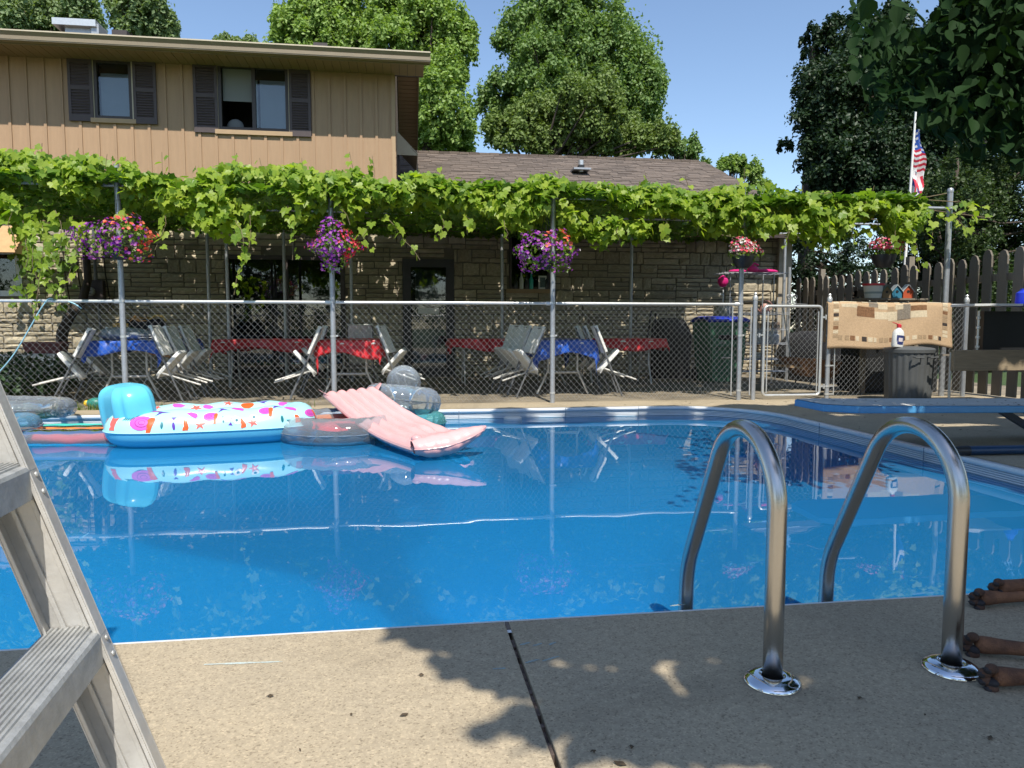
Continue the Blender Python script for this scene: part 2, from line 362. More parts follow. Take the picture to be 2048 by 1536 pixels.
# walk the outline from the right side over the far edge to the left side
k0 = next(i for i in range(len(ol)) if ol[i][1] > near and ol[i-1][1] <= near)
seq = [ol[(k0+i) % len(ol)] for i in range(len(ol))]; seq = [p for p in seq if p[1] > near]
deck_far = [(9.2, near), (9.2, 8.6), (-16, 8.6), (-16, near), (seq[-1][0], near)] + list(reversed(seq)) + [(seq[0][0], near)]
sheet('pool_deck', [deck_far], 0.0, M['deck'])
j0, j1 = G(1015, 1249), G(1118, 1536); jd = (j1-j0)/(j1.y-j0.y)
def jx(y, x0=0): return j0.x+jd.x*(y-j0.y)+x0
def slab(xl, xr):
    m = MB(); p = [(xl(near), near), (xl(-6), -6), (xr(-6), -6), (xr(near), near)]
    m.prism(p, -0.09, 0.0); o = m.build('deck_slab', M['deck'], kind='structure'); bevel(o, .004, 2); return o
slab(lambda y: -8, lambda y: jx(y, -.006)); slab(lambda y: jx(y, .006), lambda y: 9.2)
slab(lambda y: -16, lambda y: -8.012)
mj = MB(); N_ = 60
for i in range(N_):
    y = -1+(near+1-.004)*i/N_
    mj.box((jx(y)-.0062, y, -.08), (jx(y)+.0062, y+(near+1)/N_*(.9 if random.random() < .8 else .3), -.010-random.random()*.012))
mj.box((jx(2.10)-.0064, 2.09, -.08), (jx(2.10)+.0064, 2.1475, -.0015))
mj.build('deck_joint', mat('joint_filler', (.05,.035,.03), .9, var=.6, nscale=40, col2=(.22,.17,.14)), kind='structure')
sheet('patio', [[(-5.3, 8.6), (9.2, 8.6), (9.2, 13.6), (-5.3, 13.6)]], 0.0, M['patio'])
sheet('garden_bed', [[(-16, 8.6), (-5.3, 8.6), (-5.3, 13.6), (-16, 13.6)]], 0.0, M['soil'])
# basin
mb = MB(); wl = outline(-0.002); n = len(wl)
for i in range(n):
    (xa, ya), (xb, yb) = wl[i], wl[(i+1) % n]
    mb.add([(xa,ya,-.10),(xb,yb,-.10),(xb,yb,-2.7),(xa,ya,-2.7)], [(0,1,2,3)])
def fz(x): t = min(max((x+3.2)/4.2, 0), 1); return -1.05-1.35*(t*t*(3-2*t))
mb.grid(lambda u, v: (PX0-.1+(PX1-PX0+.2)*u, PY0-.1+(PY1-PY0+.2)*v, fz(PX0+(PX1-PX0)*u)), 60, 4)
lin = mat('pool_liner_below_water', (.035,.36,.58), .6)
lb = lin.node_tree.nodes['Principled BSDF']; lb.subsurface_method = 'BURLEY'; lb.inputs['Subsurface Weight'].default_value = 1.0; lb.inputs['Subsurface Radius'].default_value = (1,1,1); lb.inputs['Subsurface Scale'].default_value = 1.0; lb.inputs['Specular IOR Level'].default_value = 0
mb.build('pool_basin', lin, kind='structure', smooth=True)
# coping: bullnose and a grooved band
prof = [(-.06,-.004,0),(0,-.003,0),(.018,-.0012,0),(.029,-.003,0),(.0345,-.012,0),(.0345,-.022,0),(.030,-.034,0),(.020,-.042,0),(.004,-.044,1)]
z = -.044
for k in range(5): prof += [(.004,z-.0035,0),(.010,z-.0055,0),(.010,z-.0125,0),(.004,z-.0145,1)]; z -= .0155
prof += [(.004,-.125,2),(.002,-.17,2)]
mc = MB(); rows = [outline(p[0]) for p in prof]; n = len(rows[0])
for (r, p) in zip(rows, prof): mc.v += [(x, y, p[1]) for x, y in r]
for i in range(len(prof)-1):
    for k in range(n):
        k2 = (k+1) % n; mc.f.append((i*n+k, (i+1)*n+k, (i+1)*n+k2, i*n+k2)); mc.m.append(prof[i][2])
mc.build('pool_coping', [M['coping'], M['coping_blue'], M['liner']], kind='structure', smooth=True)
ms = MB()                                             # joints between coping lengths
for x in (-6.9, -4.4, -1.6, .55, 1.75, 2.6): ms.box((x, 7.9345, -.12), (x+.006, 7.9395, -.002))
for y in (6.3, 4.9, 3.4): ms.box((3.8345, y, -.12), (3.8395, y+.006, -.002))
ms.build('coping_joint', M['coping_blue'], kind='structure')
sk = thing('pool_thermometer', 'round white floating disc on the water against the far pool wall', 'pool float', (Yp(1025, 846, 7.86).x, 7.84, WZ-.03))
MB().lathe([(.001,-.02),(.09,-.02),(.10,0),(.10,.05),(.085,.062),(.001,.066)], 20).build('disc', M['white'], sk, smooth=True)
# water
wm = bpy.data.materials.new('pool_water'); wm.use_nodes = True; N = wm.node_tree.nodes; L = wm.node_tree.links; N.remove(N['Principled BSDF'])
t = N.new('ShaderNodeBsdfTransparent'); t.inputs[0].default_value = (.60,.92,.98,1)
gl = N.new('ShaderNodeBsdfGlossy'); gl.inputs['Roughness'].default_value = .012; gl.inputs[0].default_value = (1,1,1,1)
fr = N.new('ShaderNodeFresnel'); fr.inputs[0].default_value = 1.36
bp = N.new('ShaderNodeBump'); bp.inputs['Strength'].default_value = .25; bp.inputs['Distance'].default_value = .012
tc = N.new('ShaderNodeTexCoord'); n1 = N.new('ShaderNodeTexNoise'); n1.inputs['Scale'].default_value = 1.1; n1.inputs['Detail'].default_value = 2.5; n1.inputs['Roughness'].default_value = .45
L.new(tc.outputs['Object'], n1.inputs['Vector']); L.new(n1.outputs[0], bp.inputs['Height']); L.new(bp.outputs[0], gl.inputs['Normal']); L.new(bp.outputs[0], fr.inputs['Normal'])
df = N.new('ShaderNodeBsdfDiffuse'); df.inputs[0].default_value = (.025,.275,.60,1)   # faint milkiness of the treated water
m0 = N.new('ShaderNodeMixShader'); m0.inputs[0].default_value = .42; L.new(t.outputs[0], m0.inputs[1]); L.new(df.outputs[0], m0.inputs[2])
m1 = N.new('ShaderNodeMixShader'); L.new(fr.outputs[0], m1.inputs[0]); L.new(m0.outputs[0], m1.inputs[1]); L.new(gl.outputs[0], m1.inputs[2]); L.new(m1.outputs[0], N['Material Output'].inputs[0])
sheet('pool_water', [outline(0.006)], WZ, wm)
va = bpy.data.materials.new('water_depth'); va.use_nodes = True; va.node_tree.nodes.remove(va.node_tree.nodes['Principled BSDF']); q_ = va.node_tree.nodes.new('ShaderNodeVolumeAbsorption')
q_.inputs[0].default_value = (.10,.62,.86,1); q_.inputs[1].default_value = .24; va.node_tree.links.new(q_.outputs[0], va.node_tree.nodes['Material Output'].inputs['Volume'])
MB().prism(outline(0.0), -2.69, WZ-.004).build('water_body', va, kind='structure')

# ------------------------------------------------------------------ house
HY = 13.2
house = thing('house', 'two storey house with tan board and batten siding over a stone ground floor', 'house', (-3, HY, 0))
def holes_wall(mb, x0, x1, z0, z1, holes, y0, y1):
    xs = sorted({x0, x1, *[min(max(v, x0), x1) for h in holes for v in (h[0], h[1])]})
    for a, b in zip(xs, xs[1:]):
        if b-a < 1e-5: continue
        mid = (a+b)/2; cut = sorted([(max(h[2], z0), min(h[3], z1)) for h in holes if h[0] < mid < h[1]]); zc = z0
        for (c, d) in cut:
            if c > zc+1e-5: mb.box((a, y0, zc), (b, y1, c))
            zc = max(zc, d)
        if z1 > zc+1e-5: mb.box((a, y0, zc), (b, y1, z1))
def rect(px0, py0, px1, py1, y=HY):
    a, b = Yp(px0, py1, y), Yp(px1, py0, y); c, d = Yp(px0, py0, y), Yp(px1, py1, y)
    return ((a.x+c.x)/2, (b.x+d.x)/2, (a.z+d.z)/2, (b.z+c.z)/2)
XC = Yp(790, 250, HY).x                               # right corner of the upper storey
w1 = rect(189, 121, 264, 238); w2 = rect(437, 131, 577, 262)
WBOT = 2.62
mw = MB(); holes_wall(mw, -13.5, XC, WBOT, 5.31, [w1, w2], HY, HY+.12)
uw = mw.build('board_wall', M['siding'], house, world=True)
mg = MB(); ridge_y, slope = 17.4, .37
zr = 5.31+(ridge_y-HY)*slope
mg.add([(XC-.002,HY+.121,WBOT),(XC-.002,21.6,WBOT),(XC-.002,21.6,5.31),(XC-.002,ridge_y,zr-.02),(XC-.002,HY+.121,5.31)], [(0,1,2,3,4)])
for k in range(22):
    z = WBOT+.13*k
    if z < 5.3: mg.box((XC-.001, HY+.13, z), (XC+.012, 21.6, z+.115))
mg.build('gable_wall', M['siding'], house, world=True)
bat = MB().box((-.022, -.022, 0), (.022, 0, 1)).mesh('batten', M['siding'])
x = XC-.05
hp = house.location
while x > -8:
    segs = [(WBOT, 5.31)]
    for w in (w1, w2):
        if w[0]-.05 < x < w[1]+.05: segs = [(WBOT, w[2]-.08)]
    for a, b in segs: inst('batten', bat, house, Vector((x, HY, a))-hp, scale=(1, 1, b-a))
    x -= .268
inst('corner_board', MB().box((-.05,-.024,0),(.006,0,1)).mesh('corner_board', M['trim']), house, Vector((XC, HY, WBOT))-hp, scale=(1,1,5.31-WBOT))
slat = MB().add([(-.5,0,-.5),(.5,0,-.5),(.5,-1,-1.0),(-.5,-1,-1.0),(-.5,0,.1),(.5,0,.1),(.5,-1,-.6),(-.5,-1,-.6)], [(0,1,2,3),(4,7,6,5),(0,4,5,1),(3,2,6,7),(0,3,7,4),(1,5,6,2)]).mesh('slat', M['shutter'])
def shutter(px0, py0, px1, py1):
    a0, a1, b0, b1 = rect(px0, py0, px1, py1); w = a1-a0; h = b1-b0
    m = MB(); y0, y1 = -.046, -.021; s = .045; t_ = .075
    m.box((0,y0,0),(s,y1,h)); m.box((w-s,y0,0),(w,y1,h))
    for z0, z1 in ((0, t_*1.3), (h*.53-.03, h*.53+.03), (h-t_, h)): m.box((s,y0,z0),(w-s,y1,z1))
    m.box((s,-.024,.02),(w-s,-.0212,h-.02))
    sh = m.build('shutter', M['shutter'], house); sh.location = Vector((a0, HY, b0))-hp
    for z0, z1 in ((t_*1.3, h*.53-.03), (h*.53+.03, h-t_)):
        k = int((z1-z0)/.042)
        for i in range(k): inst('slat', slat, sh, (w/2, -.026, z0+(z1-z0)*(i+.6)/k), scale=(w-2*s, .020, .027))
for q in ((138,118,187,243),(268,122,314,249),(388,127,436,266),(579,139,622,274)): shutter(*q)
def window(w, frame, fw, mts, sashes=1, trim=None, name='window', sill=True, depth=.05, curtain=None, open_left=False):
    x0, x1, z0, z1 = w; W_, H_ = x1-x0, z1-z0
    m = MB(); m.box((0,-.02,0),(fw,depth,H_)); m.box((W_-fw,-.02,0),(W_,depth,H_)); m.box((fw,-.02,0),(W_-fw,depth,fw)); m.box((fw,-.02,H_-fw),(W_-fw,depth,H_))
    for i in range(1, sashes):
        xm = W_*i/sashes; m.box((xm-fw*.6,-.01,fw),(xm+fw*.6,depth-.01,H_-fw))
    o = m.build(name, mts, house); o.location = Vector((x0, HY, z0))-hp
    for i in range(1 if open_left else 0, sashes):
        a = fw+(W_-2*fw)*i/sashes; b = fw+(W_-2*fw)*(i+1)/sashes
        MB().box((a+.01, .022+.008*(i % 2), fw), (b-.01, .027+.008*(i % 2), H_-fw)).build('pane', M['glass'], o)
    r = MB(); r.box((-.04,.10,-.04),(W_+.04,.9,-.02)); r.box((-.04,.9,-.04),(W_+.04,.92,H_+.04)); r.box((-.04,.13,H_+.02),(W_+.04,.9,H_+.04)); r.box((-.06,.13,-.04),(-.04,.9,H_+.04)); r.box((W_+.04,.13,-.04),(W_+.06,.9,H_+.04))
    r.build('reveal', M['dark'], o)
    if trim:
        tr = MB(); tr.box((-.045,-.026,-.0),(-.002,-.0005,H_)); tr.box((W_+.002,-.026,0),(W_+.045,-.0005,H_)); tr.box((-.045,-.030,H_),(W_+.045,-.0005,H_+.05)); tr.build('window_trim', trim, o)
    if sill: MB().box((-.06,-.05,-.075),(W_+.06,-.0006,-.003)).build('window_sill', M['trim'], o)
    return o, W_, H_
o1, W1, H1 = window(w1, M['dark_frame'], .045, M['dark_frame'], trim=M['cream'])
MB().box((.075,.07,.05),(W1-.07,.078,H1*.80)).build('curtain', M['curtain'], o1)
o2, W2, H2 = window(w2, M['dark_frame'], .05, M['dark_frame'], sashes=2, trim=M['cream'], open_left=True)
MB().box((.06,.07,H2*.46),(W2*.47,.078,H2-.05)).build('blind', mat('grey_blind', (.20,.21,.21), .8), o2)
MB().box((W2*.50,.07,.06),(W2*.545,.11,H2*.80)).build('sash_stile', M['whitepaint'], o2)
MB().box((W2*.58,.07,.05),(W2-.06,.078,H2*.80)).build('curtain', M['curtain'], o2)
MB().ball((W2*.2,.16,.10), .14, .06, .13).build('chair_back', mat('grey_fabric', (.16,.17,.17), .8), o2, smooth=True)
# eave
RX = .33
sb = MB().box((0,0,0),(.132,.62,.014)).mesh('soffit_board', M['soffit'])
x = RX-.134; k = 0
while x > -7.6:
    inst('soffit_board', sb, house, Vector((x, 12.58, 5.295-(k % 2)*.0016))-hp); x -= .139; k += 1
MB().box((-13.5,12.58,5.309),(RX,13.3,5.33)).build('soffit_backing', M['dark_frame'], house, world=True)
m = MB(); XG = .43
for (za, zb, ya, yb) in ((5.285,5.30,12.44,12.56),(5.30,5.355,12.432,12.445)): m.box((-13.6,ya,za),(XG,yb,zb))
m.add([(-13.6,12.445,5.355),(XG,12.445,5.355),(XG,12.405,5.41),(-13.6,12.405,5.41),(-13.6,12.455,5.355),(XG,12.455,5.355),(XG,12.42,5.41),(-13.6,12.42,5.41)], [(0,1,2,3),(5,4,7,6),(0,3,7,4),(1,5,6,2)])
m.box((XG-.01,12.43,5.30),(XG,12.56,5.43)); m.box((-13.6,12.56,5.27),(XG-.02,12.58,5.44))
m.build('gutter', M['gutter'], house, world=True)
MB().box((-13.6,12.398,5.412),(XG,12.424,5.432)).build('gutter_lip', M['cream'], house, world=True)
m = MB(); rs = .37
def rz_(y): return 5.44+(y-12.52)*rs if y <= ridge_y else 5.44+(ridge_y-12.52)*rs-(y-ridge_y)*rs
for ya, yb in ((12.50, ridge_y), (ridge_y, 22.3)):
    m.add([(-13.6,ya,rz_(ya)),(RX+.02,ya,rz_(ya)),(RX+.02,yb,rz_(yb)),(-13.6,yb,rz_(yb)),(-13.6,ya,rz_(ya)-.10),(RX+.02,ya,rz_(ya)-.10),(RX+.02,yb,rz_(yb)-.10),(-13.6,yb,rz_(yb)-.10)], [(0,1,2,3),(7,6,5,4),(0,4,5,1),(1,5,6,2),(3,2,6,7),(0,3,7,4)])
roof = m.build('roof', M['shingle'], house, world=True)
rk = MB().box((0,0,0),(RX-XC-.012,.132,.012)).mesh('soffit_board', M['soffit'])
for k in range(64):
    y = 13.35+.139*k
    if y > 22: break
    s_ = math.atan(rs) if y < ridge_y else -math.atan(rs)
    inst('soffit_board', rk, house, Vector((XC+.012, y, rz_(y)-.117))-hp, (s_, 0, 0))
MB().bar((RX,12.6,rz_(12.6)-.09),(RX,ridge_y,rz_(ridge_y)-.09),.02,.16).bar((RX,ridge_y,rz_(ridge_y)-.09),(RX,22.2,rz_(22.2)-.09),.02,.16).build('rake_board', M['gutter'], house, world=True)
# awning on the gable side
aw = MB(); ya, yb = 14.6, 16.2; za = 4.35
for k in range(6):
    y0 = ya+(yb-ya)*k/6; y1 = y0+(yb-ya)/6-.01
    aw.add([(XC+.014,y0,za+.36),(XC+.014,y1,za+.36),(XC+.42,y1,za-.06),(XC+.42,y0,za-.06),(XC+.014,y0,za+.34),(XC+.014,y1,za+.34),(XC+.41,y1,za-.08),(XC+.41,y0,za-.08)], [(0,1,2,3),(7,6,5,4),(0,4,5,1),(1,5,6,2),(2,6,7,3),(3,7,4,0)])
aw.add([(XC+.014,ya-.012,za+.35),(XC+.014,ya-.012,za-.10),(XC+.41,ya-.012,za-.10)], [(0,1,2)])
aw.build('awning', M['cream'], house, world=True)
MB().box((XC+.013,14.65,3.75),(XC+.05,16.15,4.5)).build('window', M['dark_frame'], house, world=True)
# roof vents
m = MB(); c = Yp(160, 62, 13.9); m.box((c.x-.36,13.7,c.z+.02),(c.x+.33,14.2,c.z+.13)); m.build('vent_cap', M['galv_bright'], house, world=True)
m = MB(); m.box((c.x-.20,13.8,c.z-.4),(c.x+.22,14.1,c.z+.02)); m.box((c.x+.24,13.75,c.z-.4),(c.x+.36,14.1,c.z+.08)); m.build('vent_box', M['galv'], house, world=True)
for px, py in ((243,68),(642,93)):
    c = Yp(px, py, 13.6); MB().box((c.x-.12,13.5,c.z-.15),(c.x+.12,13.8,c.z+.03)).build('roof_vent', M['dark_frame'], house, world=True)
# lower roof
LR0, LR1 = XC+.0, Yp(1410, 325, 18.5).x
ey, ez, ry, rz2 = 12.62, 2.66, 18.5, Yp(1100, 314, 18.5).z
ls = (rz2-ez)/(ry-ey)
m = MB(); m.add([(LR0,ey,ez),(LR1,ey,ez),(LR1,ry,rz2),(LR0,ry,rz2),(LR1,24.4,ez),(LR0,24.4,ez)], [(0,1,2,3),(3,2,4,5)])
m.add([(LR0,ey,ez-.12),(LR1,ey,ez-.12),(LR1,ry,rz2-.12),(LR0,ry,rz2-.12),(LR1,24.4,ez-.12)], [(0,3,2,1)])
m.add([(LR1,ey,ez),(LR1,ry,rz2),(LR1,24.4,ez),(LR1,24.4,ez-.12),(LR1,ry,rz2-.12),(LR1,ey,ez-.12)], [(0,5,4,1),(1,4,3,2)])
m.add([(LR0,ey,ez),(LR1,ey,ez),(LR1,ey,ez-.12),(LR0,ey,ez-.12)], [(0,3,2,1)])
lroof = m.build('garage_roof', mat('roof_underlay', (.06,.045,.04), .95), house, world=True)
ang = math.atan(ls); un = MB().box((-.5,-.5,0),(.5,.5,1)); sm_ = un.mesh('shingle', M['shingle'])
SL = math.hypot(ry-ey, rz2-ez); nr = int(SL/.142); pcs = []
for r in range(nr):
    s0 = r*SL/nr; x = LR0+.02-random.random()*.25
    while x < LR1:
        w = random.choice((.20,.27,.33,.38)); xa, xb = max(x, LR0+.004), min(x+w-.006, LR1-.004)
        if xb-xa > .04: pcs.append((xa, xb, s0, SL/nr, random.choice((.008,.012,.017))))
        x += w
pcs.sort(key=lambda p: abs(p[2]/SL-.72)+abs((p[0]-2.6))*.02)
rest = MB()
for i, (xa, xb, s0, l, th) in enumerate(pcs):
    sc_ = s0+l*.55; p = Vector(((xa+xb)/2, ey+sc_*math.cos(ang), ez+sc_*math.sin(ang)+.003))
    tl = ang-.045
    if i < 300: inst('shingle', sm_, lroof, p-hp, (tl, 0, 0), (xb-xa, l*1.04, th))
    else: rest.box((-.5,-.5,0),(.5,.5,1), Matrix.Translation(p) @ Matrix.Rotation(tl, 4, 'X') @ Matrix.Diagonal((xb-xa, l*1.04, th, 1)))
rest.build('shingle_field', M['shingle'], lroof, world=True, kind='stuff')
m = MB()
for k in range(int((LR1-LR0)/.25)): m.box((LR0+.25*k+.004, ry-.12, rz2-.03), (LR0+.25*k+.246, ry+.1, rz2+.022+.006*(k % 2)))
m.build('ridge_cap', M['shingle'], lroof, world=True)
c = Yp(1162, 335, 16.6); v = MB().lathe([(.06,-.1),(.06,.16),(.05,.16)], 12, (c.x, 16.6, c.z)).build('vent_pipe', M['galv_bright'], lroof, world=True, smooth=True)
MB().box((c.x-.2,16.45,c.z-.07),(c.x+.2,16.9,c.z-.03)).build('vent_flashing', M['galv'], lroof, world=True)
MB().box((c.x-.065,16.53,c.z-.05),(c.x+.065,16.68,c.z+.05)).build('vent_collar', M['black'], lroof, world=True)
# ground floor stone wall
SX0, SX1 = -13.5, Yp(1578, 600, HY).x
lw = rect(-120, 497, 44, 592); gd = (Yp(452,600,HY).x, Yp(690,600,HY).x, .03, 2.15); dr = (Yp(806,600,HY).x, Yp(908,600,HY).x, .03, 2.12); kw = rect(1019, 470, 1100, 578)
holes = [lw, gd, dr, kw]
m = MB(); holes_wall(m, SX0, SX1, 0, 2.62, holes, HY+.03, HY+.2)
stw = m.build('stone_wall', M['mortar'], house, world=True)
MB().box((SX1-.2,HY+.21,0),(SX1-.01,24,2.6)).build('side_wall', M['siding'], house, world=True)
def stone_unit(seed):
    r = random.Random(seed); m = MB(); nx, nz = 4, 2
    j = lambda s: r.uniform(-s, s)
    fr = [[(-.5+i/nx+(j(.03) if 0 < i < nx else j(.012)), -1+j(.22), -.5+k/nz+j(.05)) for k in range(nz+1)] for i in range(nx+1)]
    for i in range(nx+1):
        for k in range(nz+1):
            if i in (0, nx) or k in (0, nz):
                x_, y_, z_ = fr[i][k]; fr[i][k] = (x_*.97, y_*.55-.1, z_*.92)
    vs = [fr[i][k] for i in range(nx+1) for k in range(nz+1)]
    ringo = [(i, 0) for i in range(nx+1)]+[(nx, k) for k in range(1, nz+1)]+[(i, nz) for i in range(nx-1, -1, -1)]+[(0, k) for k in range(nz-1, 0, -1)]
    fs = [(i*(nz+1)+k, (i+1)*(nz+1)+k, (i+1)*(nz+1)+k+1, i*(nz+1)+k+1) for i in range(nx) for k in range(nz)]
    b = len(vs); vs += [(fr[i][k][0]*1.02, .25, fr[i][k][2]*1.03) for i, k in ringo]; R_ = len(ringo)
    for q in range(R_):
        a0 = ringo[q][0]*(nz+1)+ringo[q][1]; a1 = ringo[(q+1) % R_][0]*(nz+1)+ringo[(q+1) % R_][1]
        fs.append((a1, a0, b+q, b+(q+1) % R_))
    return m.add(vs, fs)
units = [stone_unit(s) for s in range(8)]; ume = [u.mesh('stone', M['stone']) for u in units]
st = []; z = 0.0
while z < 2.6:
    bh = random.choice((.17,.21,.24)); x = SX0
    if z+bh > 2.62: bh = 2.62-z
    while x < SX1-.03:
        seg = random.uniform(.35, 1.0); seg = min(seg, SX1-x)
        md = random.random(); parts = [1.0] if md < .22 else ([.5,.5] if md < .5 else ([.36,.64] if md < .75 else [.33,.33,.34])); zz = z
        for p in parts:
            hh = bh*p; xx = x
            while xx < x+seg-.01:
                ln = random.uniform(.18,.34) if p == 1 else random.uniform(.28,.75)
                ln = min(ln, x+seg-xx)
                if x+seg-xx-ln < .1: ln = x+seg-xx
                ivs = [(xx, xx+ln)]
                for h in holes:
                    nv = []
                    for a, b in ivs:
                        if zz+hh < h[2]+.01 or zz > h[3]-.01 or b < h[0] or a > h[1]: nv.append((a, b)); continue
                        if a < h[0]: nv.append((a, h[0]))
                        if b > h[1]: nv.append((h[1], b))
                    ivs = nv
                for a, b in ivs:
                    if b-a > .05: st.append((a, b, zz, zz+hh))
                xx += ln
            zz += hh
        x += seg
    z += bh
def vis(s):
    zc = (s[2]+s[3])/2; sc_ = (s[1]-s[0])*(s[3]-s[2])
    if zc < .8 or zc > 2.25 or s[1] < -6.9: sc_ *= .05
    return -sc_*(1.4 if s[0] < -4.2 or s[0] > 4.5 else 1)
st.sort(key=vis); rest = MB()
for i, (a, b, c_, d) in enumerate(st):
    g = .007; loc = Vector(((a+b)/2, HY+.028, (c_+d)/2)); k = random.randrange(8); scl = (b-a-2*g, random.uniform(.025,.055), d-c_-2*g)
    if i < 300: inst('stone', ume[k], stw, loc-hp, scale=scl)
    else: rest.add([Matrix.Translation(loc) @ Vector((v[0]*scl[0], v[1]*scl[1], v[2]*scl[2])) for v in units[k].v], units[k].f)
rest.build('stone_field', M['stone'], stw, world=True, kind='stuff')
MB().box((XC-13.3,HY-.02,2.62),(SX1,HY+.2,2.66)).build('wall_plate', M['soffit'], house, world=True)
window(lw, M['whitepaint'], .09, M['whitepaint'], name='window', sill=False)
mwn = MB()                                              # slatted wooden awning over the left window
ax0, ax1 = Yp(-80, 500, 12.95).x, Yp(45, 500, 12.95).x; az0, az1 = Yp(20, 506, 12.8).z, Yp(20, 452, 13.1).z
for k in range(9):
    f = k/9; f2 = (k+1)/9
    y0, y1 = 12.72+.46*f, 12.72+.46*f2; z0, z1 = az0+(az1-az0)*f, az0+(az1-az0)*f2
    mwn.add([(ax0,y0-.012,z0),(ax1,y0-.012,z0),(ax1,y1-.012,z1+.012),(ax0,y1-.012,z1+.012),(ax0,y0,z0-.01),(ax1,y0,z0-.01),(ax1,y1,z1),(ax0,y1,z1)], [(0,1,2,3),(7,6,5,4),(0,4,5,1),(1,5,6,2),(0,3,7,4)])
    mwn.box((ax1-.012,y0,az0-.01),(ax1,y1+.001,z1))
mwn.build('slatted_awning', mat('awning_wood', (.55,.33,.15), .6, var=.2), house, world=True)
og, Wg, Hg = window(gd, M['dark_frame'], .07, M['dark_frame'], sashes=2, name='patio_door', sill=False)
od, Wd, Hd = window(dr, M['black'], .14, M['black'], name='door', sill=False)
MB().box((.18,.028,.1),(Wd-.18,.045,1.2)).build('door_panel', mat('door_green', (.015,.03,.03), .4), od)
cm = MB().grid(lambda u, v: (.22+(Wd-.44)*u, .06+.018*math.sin(u*40), 1.35+.55*v), 60, 2).build('curtain', mat('grey_curtain', (.10,.12,.12), .9), od)
MB().box((.27,.01,1.12),(Wd-.27,.02,1.22)).build('door_sticker', M['whitepaint'], od)
ok_, Wk, Hk = window(kw, M['dark_frame'], .04, M['dark_frame'], name='window', sill=True)
for i, (xx, hh, mt_) in enumerate(((.10,.22,'black'),(.22,.30,'white'),(.33,.25,'black'),(.42,.28,'teal'),(.74,.26,'black'))):
    MB().lathe([(.001,0),(.035,0),(.038,.02),(.038,hh*.6),(.014,hh*.8),(.014,hh),(.001,hh)], 12, (xx*.9+.02,-.028,-.002)).build('sill_bottle', mat('bottle_'+str(i), M[mt_].node_tree.nodes['Principled BSDF'].inputs[0].default_value[:3], .3), ok_, smooth=True)
MB().box((.53,-.045,0),(.68,-.032,.24)).build('sill_picture', M['white'], ok_)
MB().box((.555,-.048,.03),(.655,-.0455,.21)).build('sill_picture_sheet', mat('picture_sheet', (.10,.16,.16), .5, var=.6, nscale=20), ok_)
# ------------------------------------------------------------------ chain link fence, gate and pergola
FY = 8.5
fence = thing('chain_link_fence', 'galvanised chain link fence with five tall pipe posts between pool deck and patio', 'fence', (1.7, FY, 0))
def wirenet(x0, x1, z0, z1, y, p=.0345, r=.00135):
    m = MB(); n = int((x1-x0)/p); p = (x1-x0)/n; h = .037; k = int((z1-z0)/h); h = (z1-z0)/k
    for c in range(n):
        xa = x0+c*p; s = c % 2
        for j in range(k):
            a = (xa+(p if (j+s) % 2 else 0), y+(.002 if (j+s) % 2 else -.002), z0+j*h); b = (xa+(0 if (j+s) % 2 else p), y+(-.002 if (j+s) % 2 else .002), z0+(j+1)*h)
            m.bar(a, b, r*2, r*2, up=(0,1,0)) if False else m.tube([a, b], r, 3, cap=False)
    return m
posts = [Yp(248,700,FY).x, Yp(667,700,FY).x, Yp(1105,700,FY).x, Yp(1479,700,FY).x]
ptop = [Yp(220,328,FY).z, 2.62, 2.60, Yp(1488,375,FY).z]
gx0, gx1 = Yp(1508,700,FY).x, Yp(1656,700,FY).x
ends = [-13.0] + posts
fl = fence.location
for i, (x, zt) in enumerate(zip(posts, ptop)):
    MB().tube([(x,FY,0),(x,FY,zt)], .030, 14).build('post', M['galv'], fence, world=True, smooth=True)
    m = MB()
    for z in (1.19, .80, .12): m.tube([(x,FY,z-.012),(x,FY,z+.012)], .034, 14)
    m.box((x+.03,FY-.006,.795),(x+.055,FY+.006,.815)); m.build('tension_band', M['galv_bright'], fence, world=True, smooth=True, kind='stuff')
for x in (-5.6, -8.1, -10.6): MB().tube([(x,FY,0),(x,FY,1.2)], .024, 12).build('post', M['galv'], fence, world=True, smooth=True)
for a, b in zip(ends, ends[1:]):
    MB().tube([(a+.034,FY,1.185),(b-.034,FY,1.185)], .0185, 12).build('top_rail', M['galv_bright'], fence, world=True, smooth=True)
    m = MB(); m.lathe([(.001,-.05),(.026,-.05),(.026,.02),(.019,.03)], 12, (b-.055,FY,1.185), Matrix.Rotation(R(-90),4,'Y')); m.build('rail_cup', M['galv_bright'], fence, world=True, smooth=True)
    wirenet(max(a+.02,-7.6), b-.02, .03, 1.165, FY-.004).build('wire_mesh', M['wire'], fence, world=True)
m = MB()
for px, a, b in ((1463,1.15,.06),(1500,1.15,.06)):
    x = Yp(px,700,FY).x; m.tube([(x,FY-.01,a),(x,FY-.01,b)], .008, 8)
m.build('tension_bar', M['galv_bright'], fence, world=True)
def short_post(x, zt, ball=False):
    MB().tube([(x,FY,0),(x,FY,zt)], .029, 14).build('post', M['galv'], fence, world=True, smooth=True)
    m = MB().lathe([(.032,-.03),(.034,0),(.024,.02),(.016,.03),(.022,.045),(.014,.062),(.001,.066)], 14, (x,FY,zt)); m.build('post_cap', M['galv_bright'], fence, world=True, smooth=True)
short_post(gx0, 1.27); short_post(gx1, 1.26)
PX2 = Yp(1929,700,FY).x
short_post(PX2, 1.26)
wirenet(posts[3]+.03, gx0-.03, .03, 1.15, FY-.004).build('wire_mesh', M['wire'], fence, world=True)
MB().tube([(gx1+.03,FY,1.185),(PX2-.03,FY,1.185)], .0185, 12).build('top_rail', M['galv_bright'], fence, world=True, smooth=True)
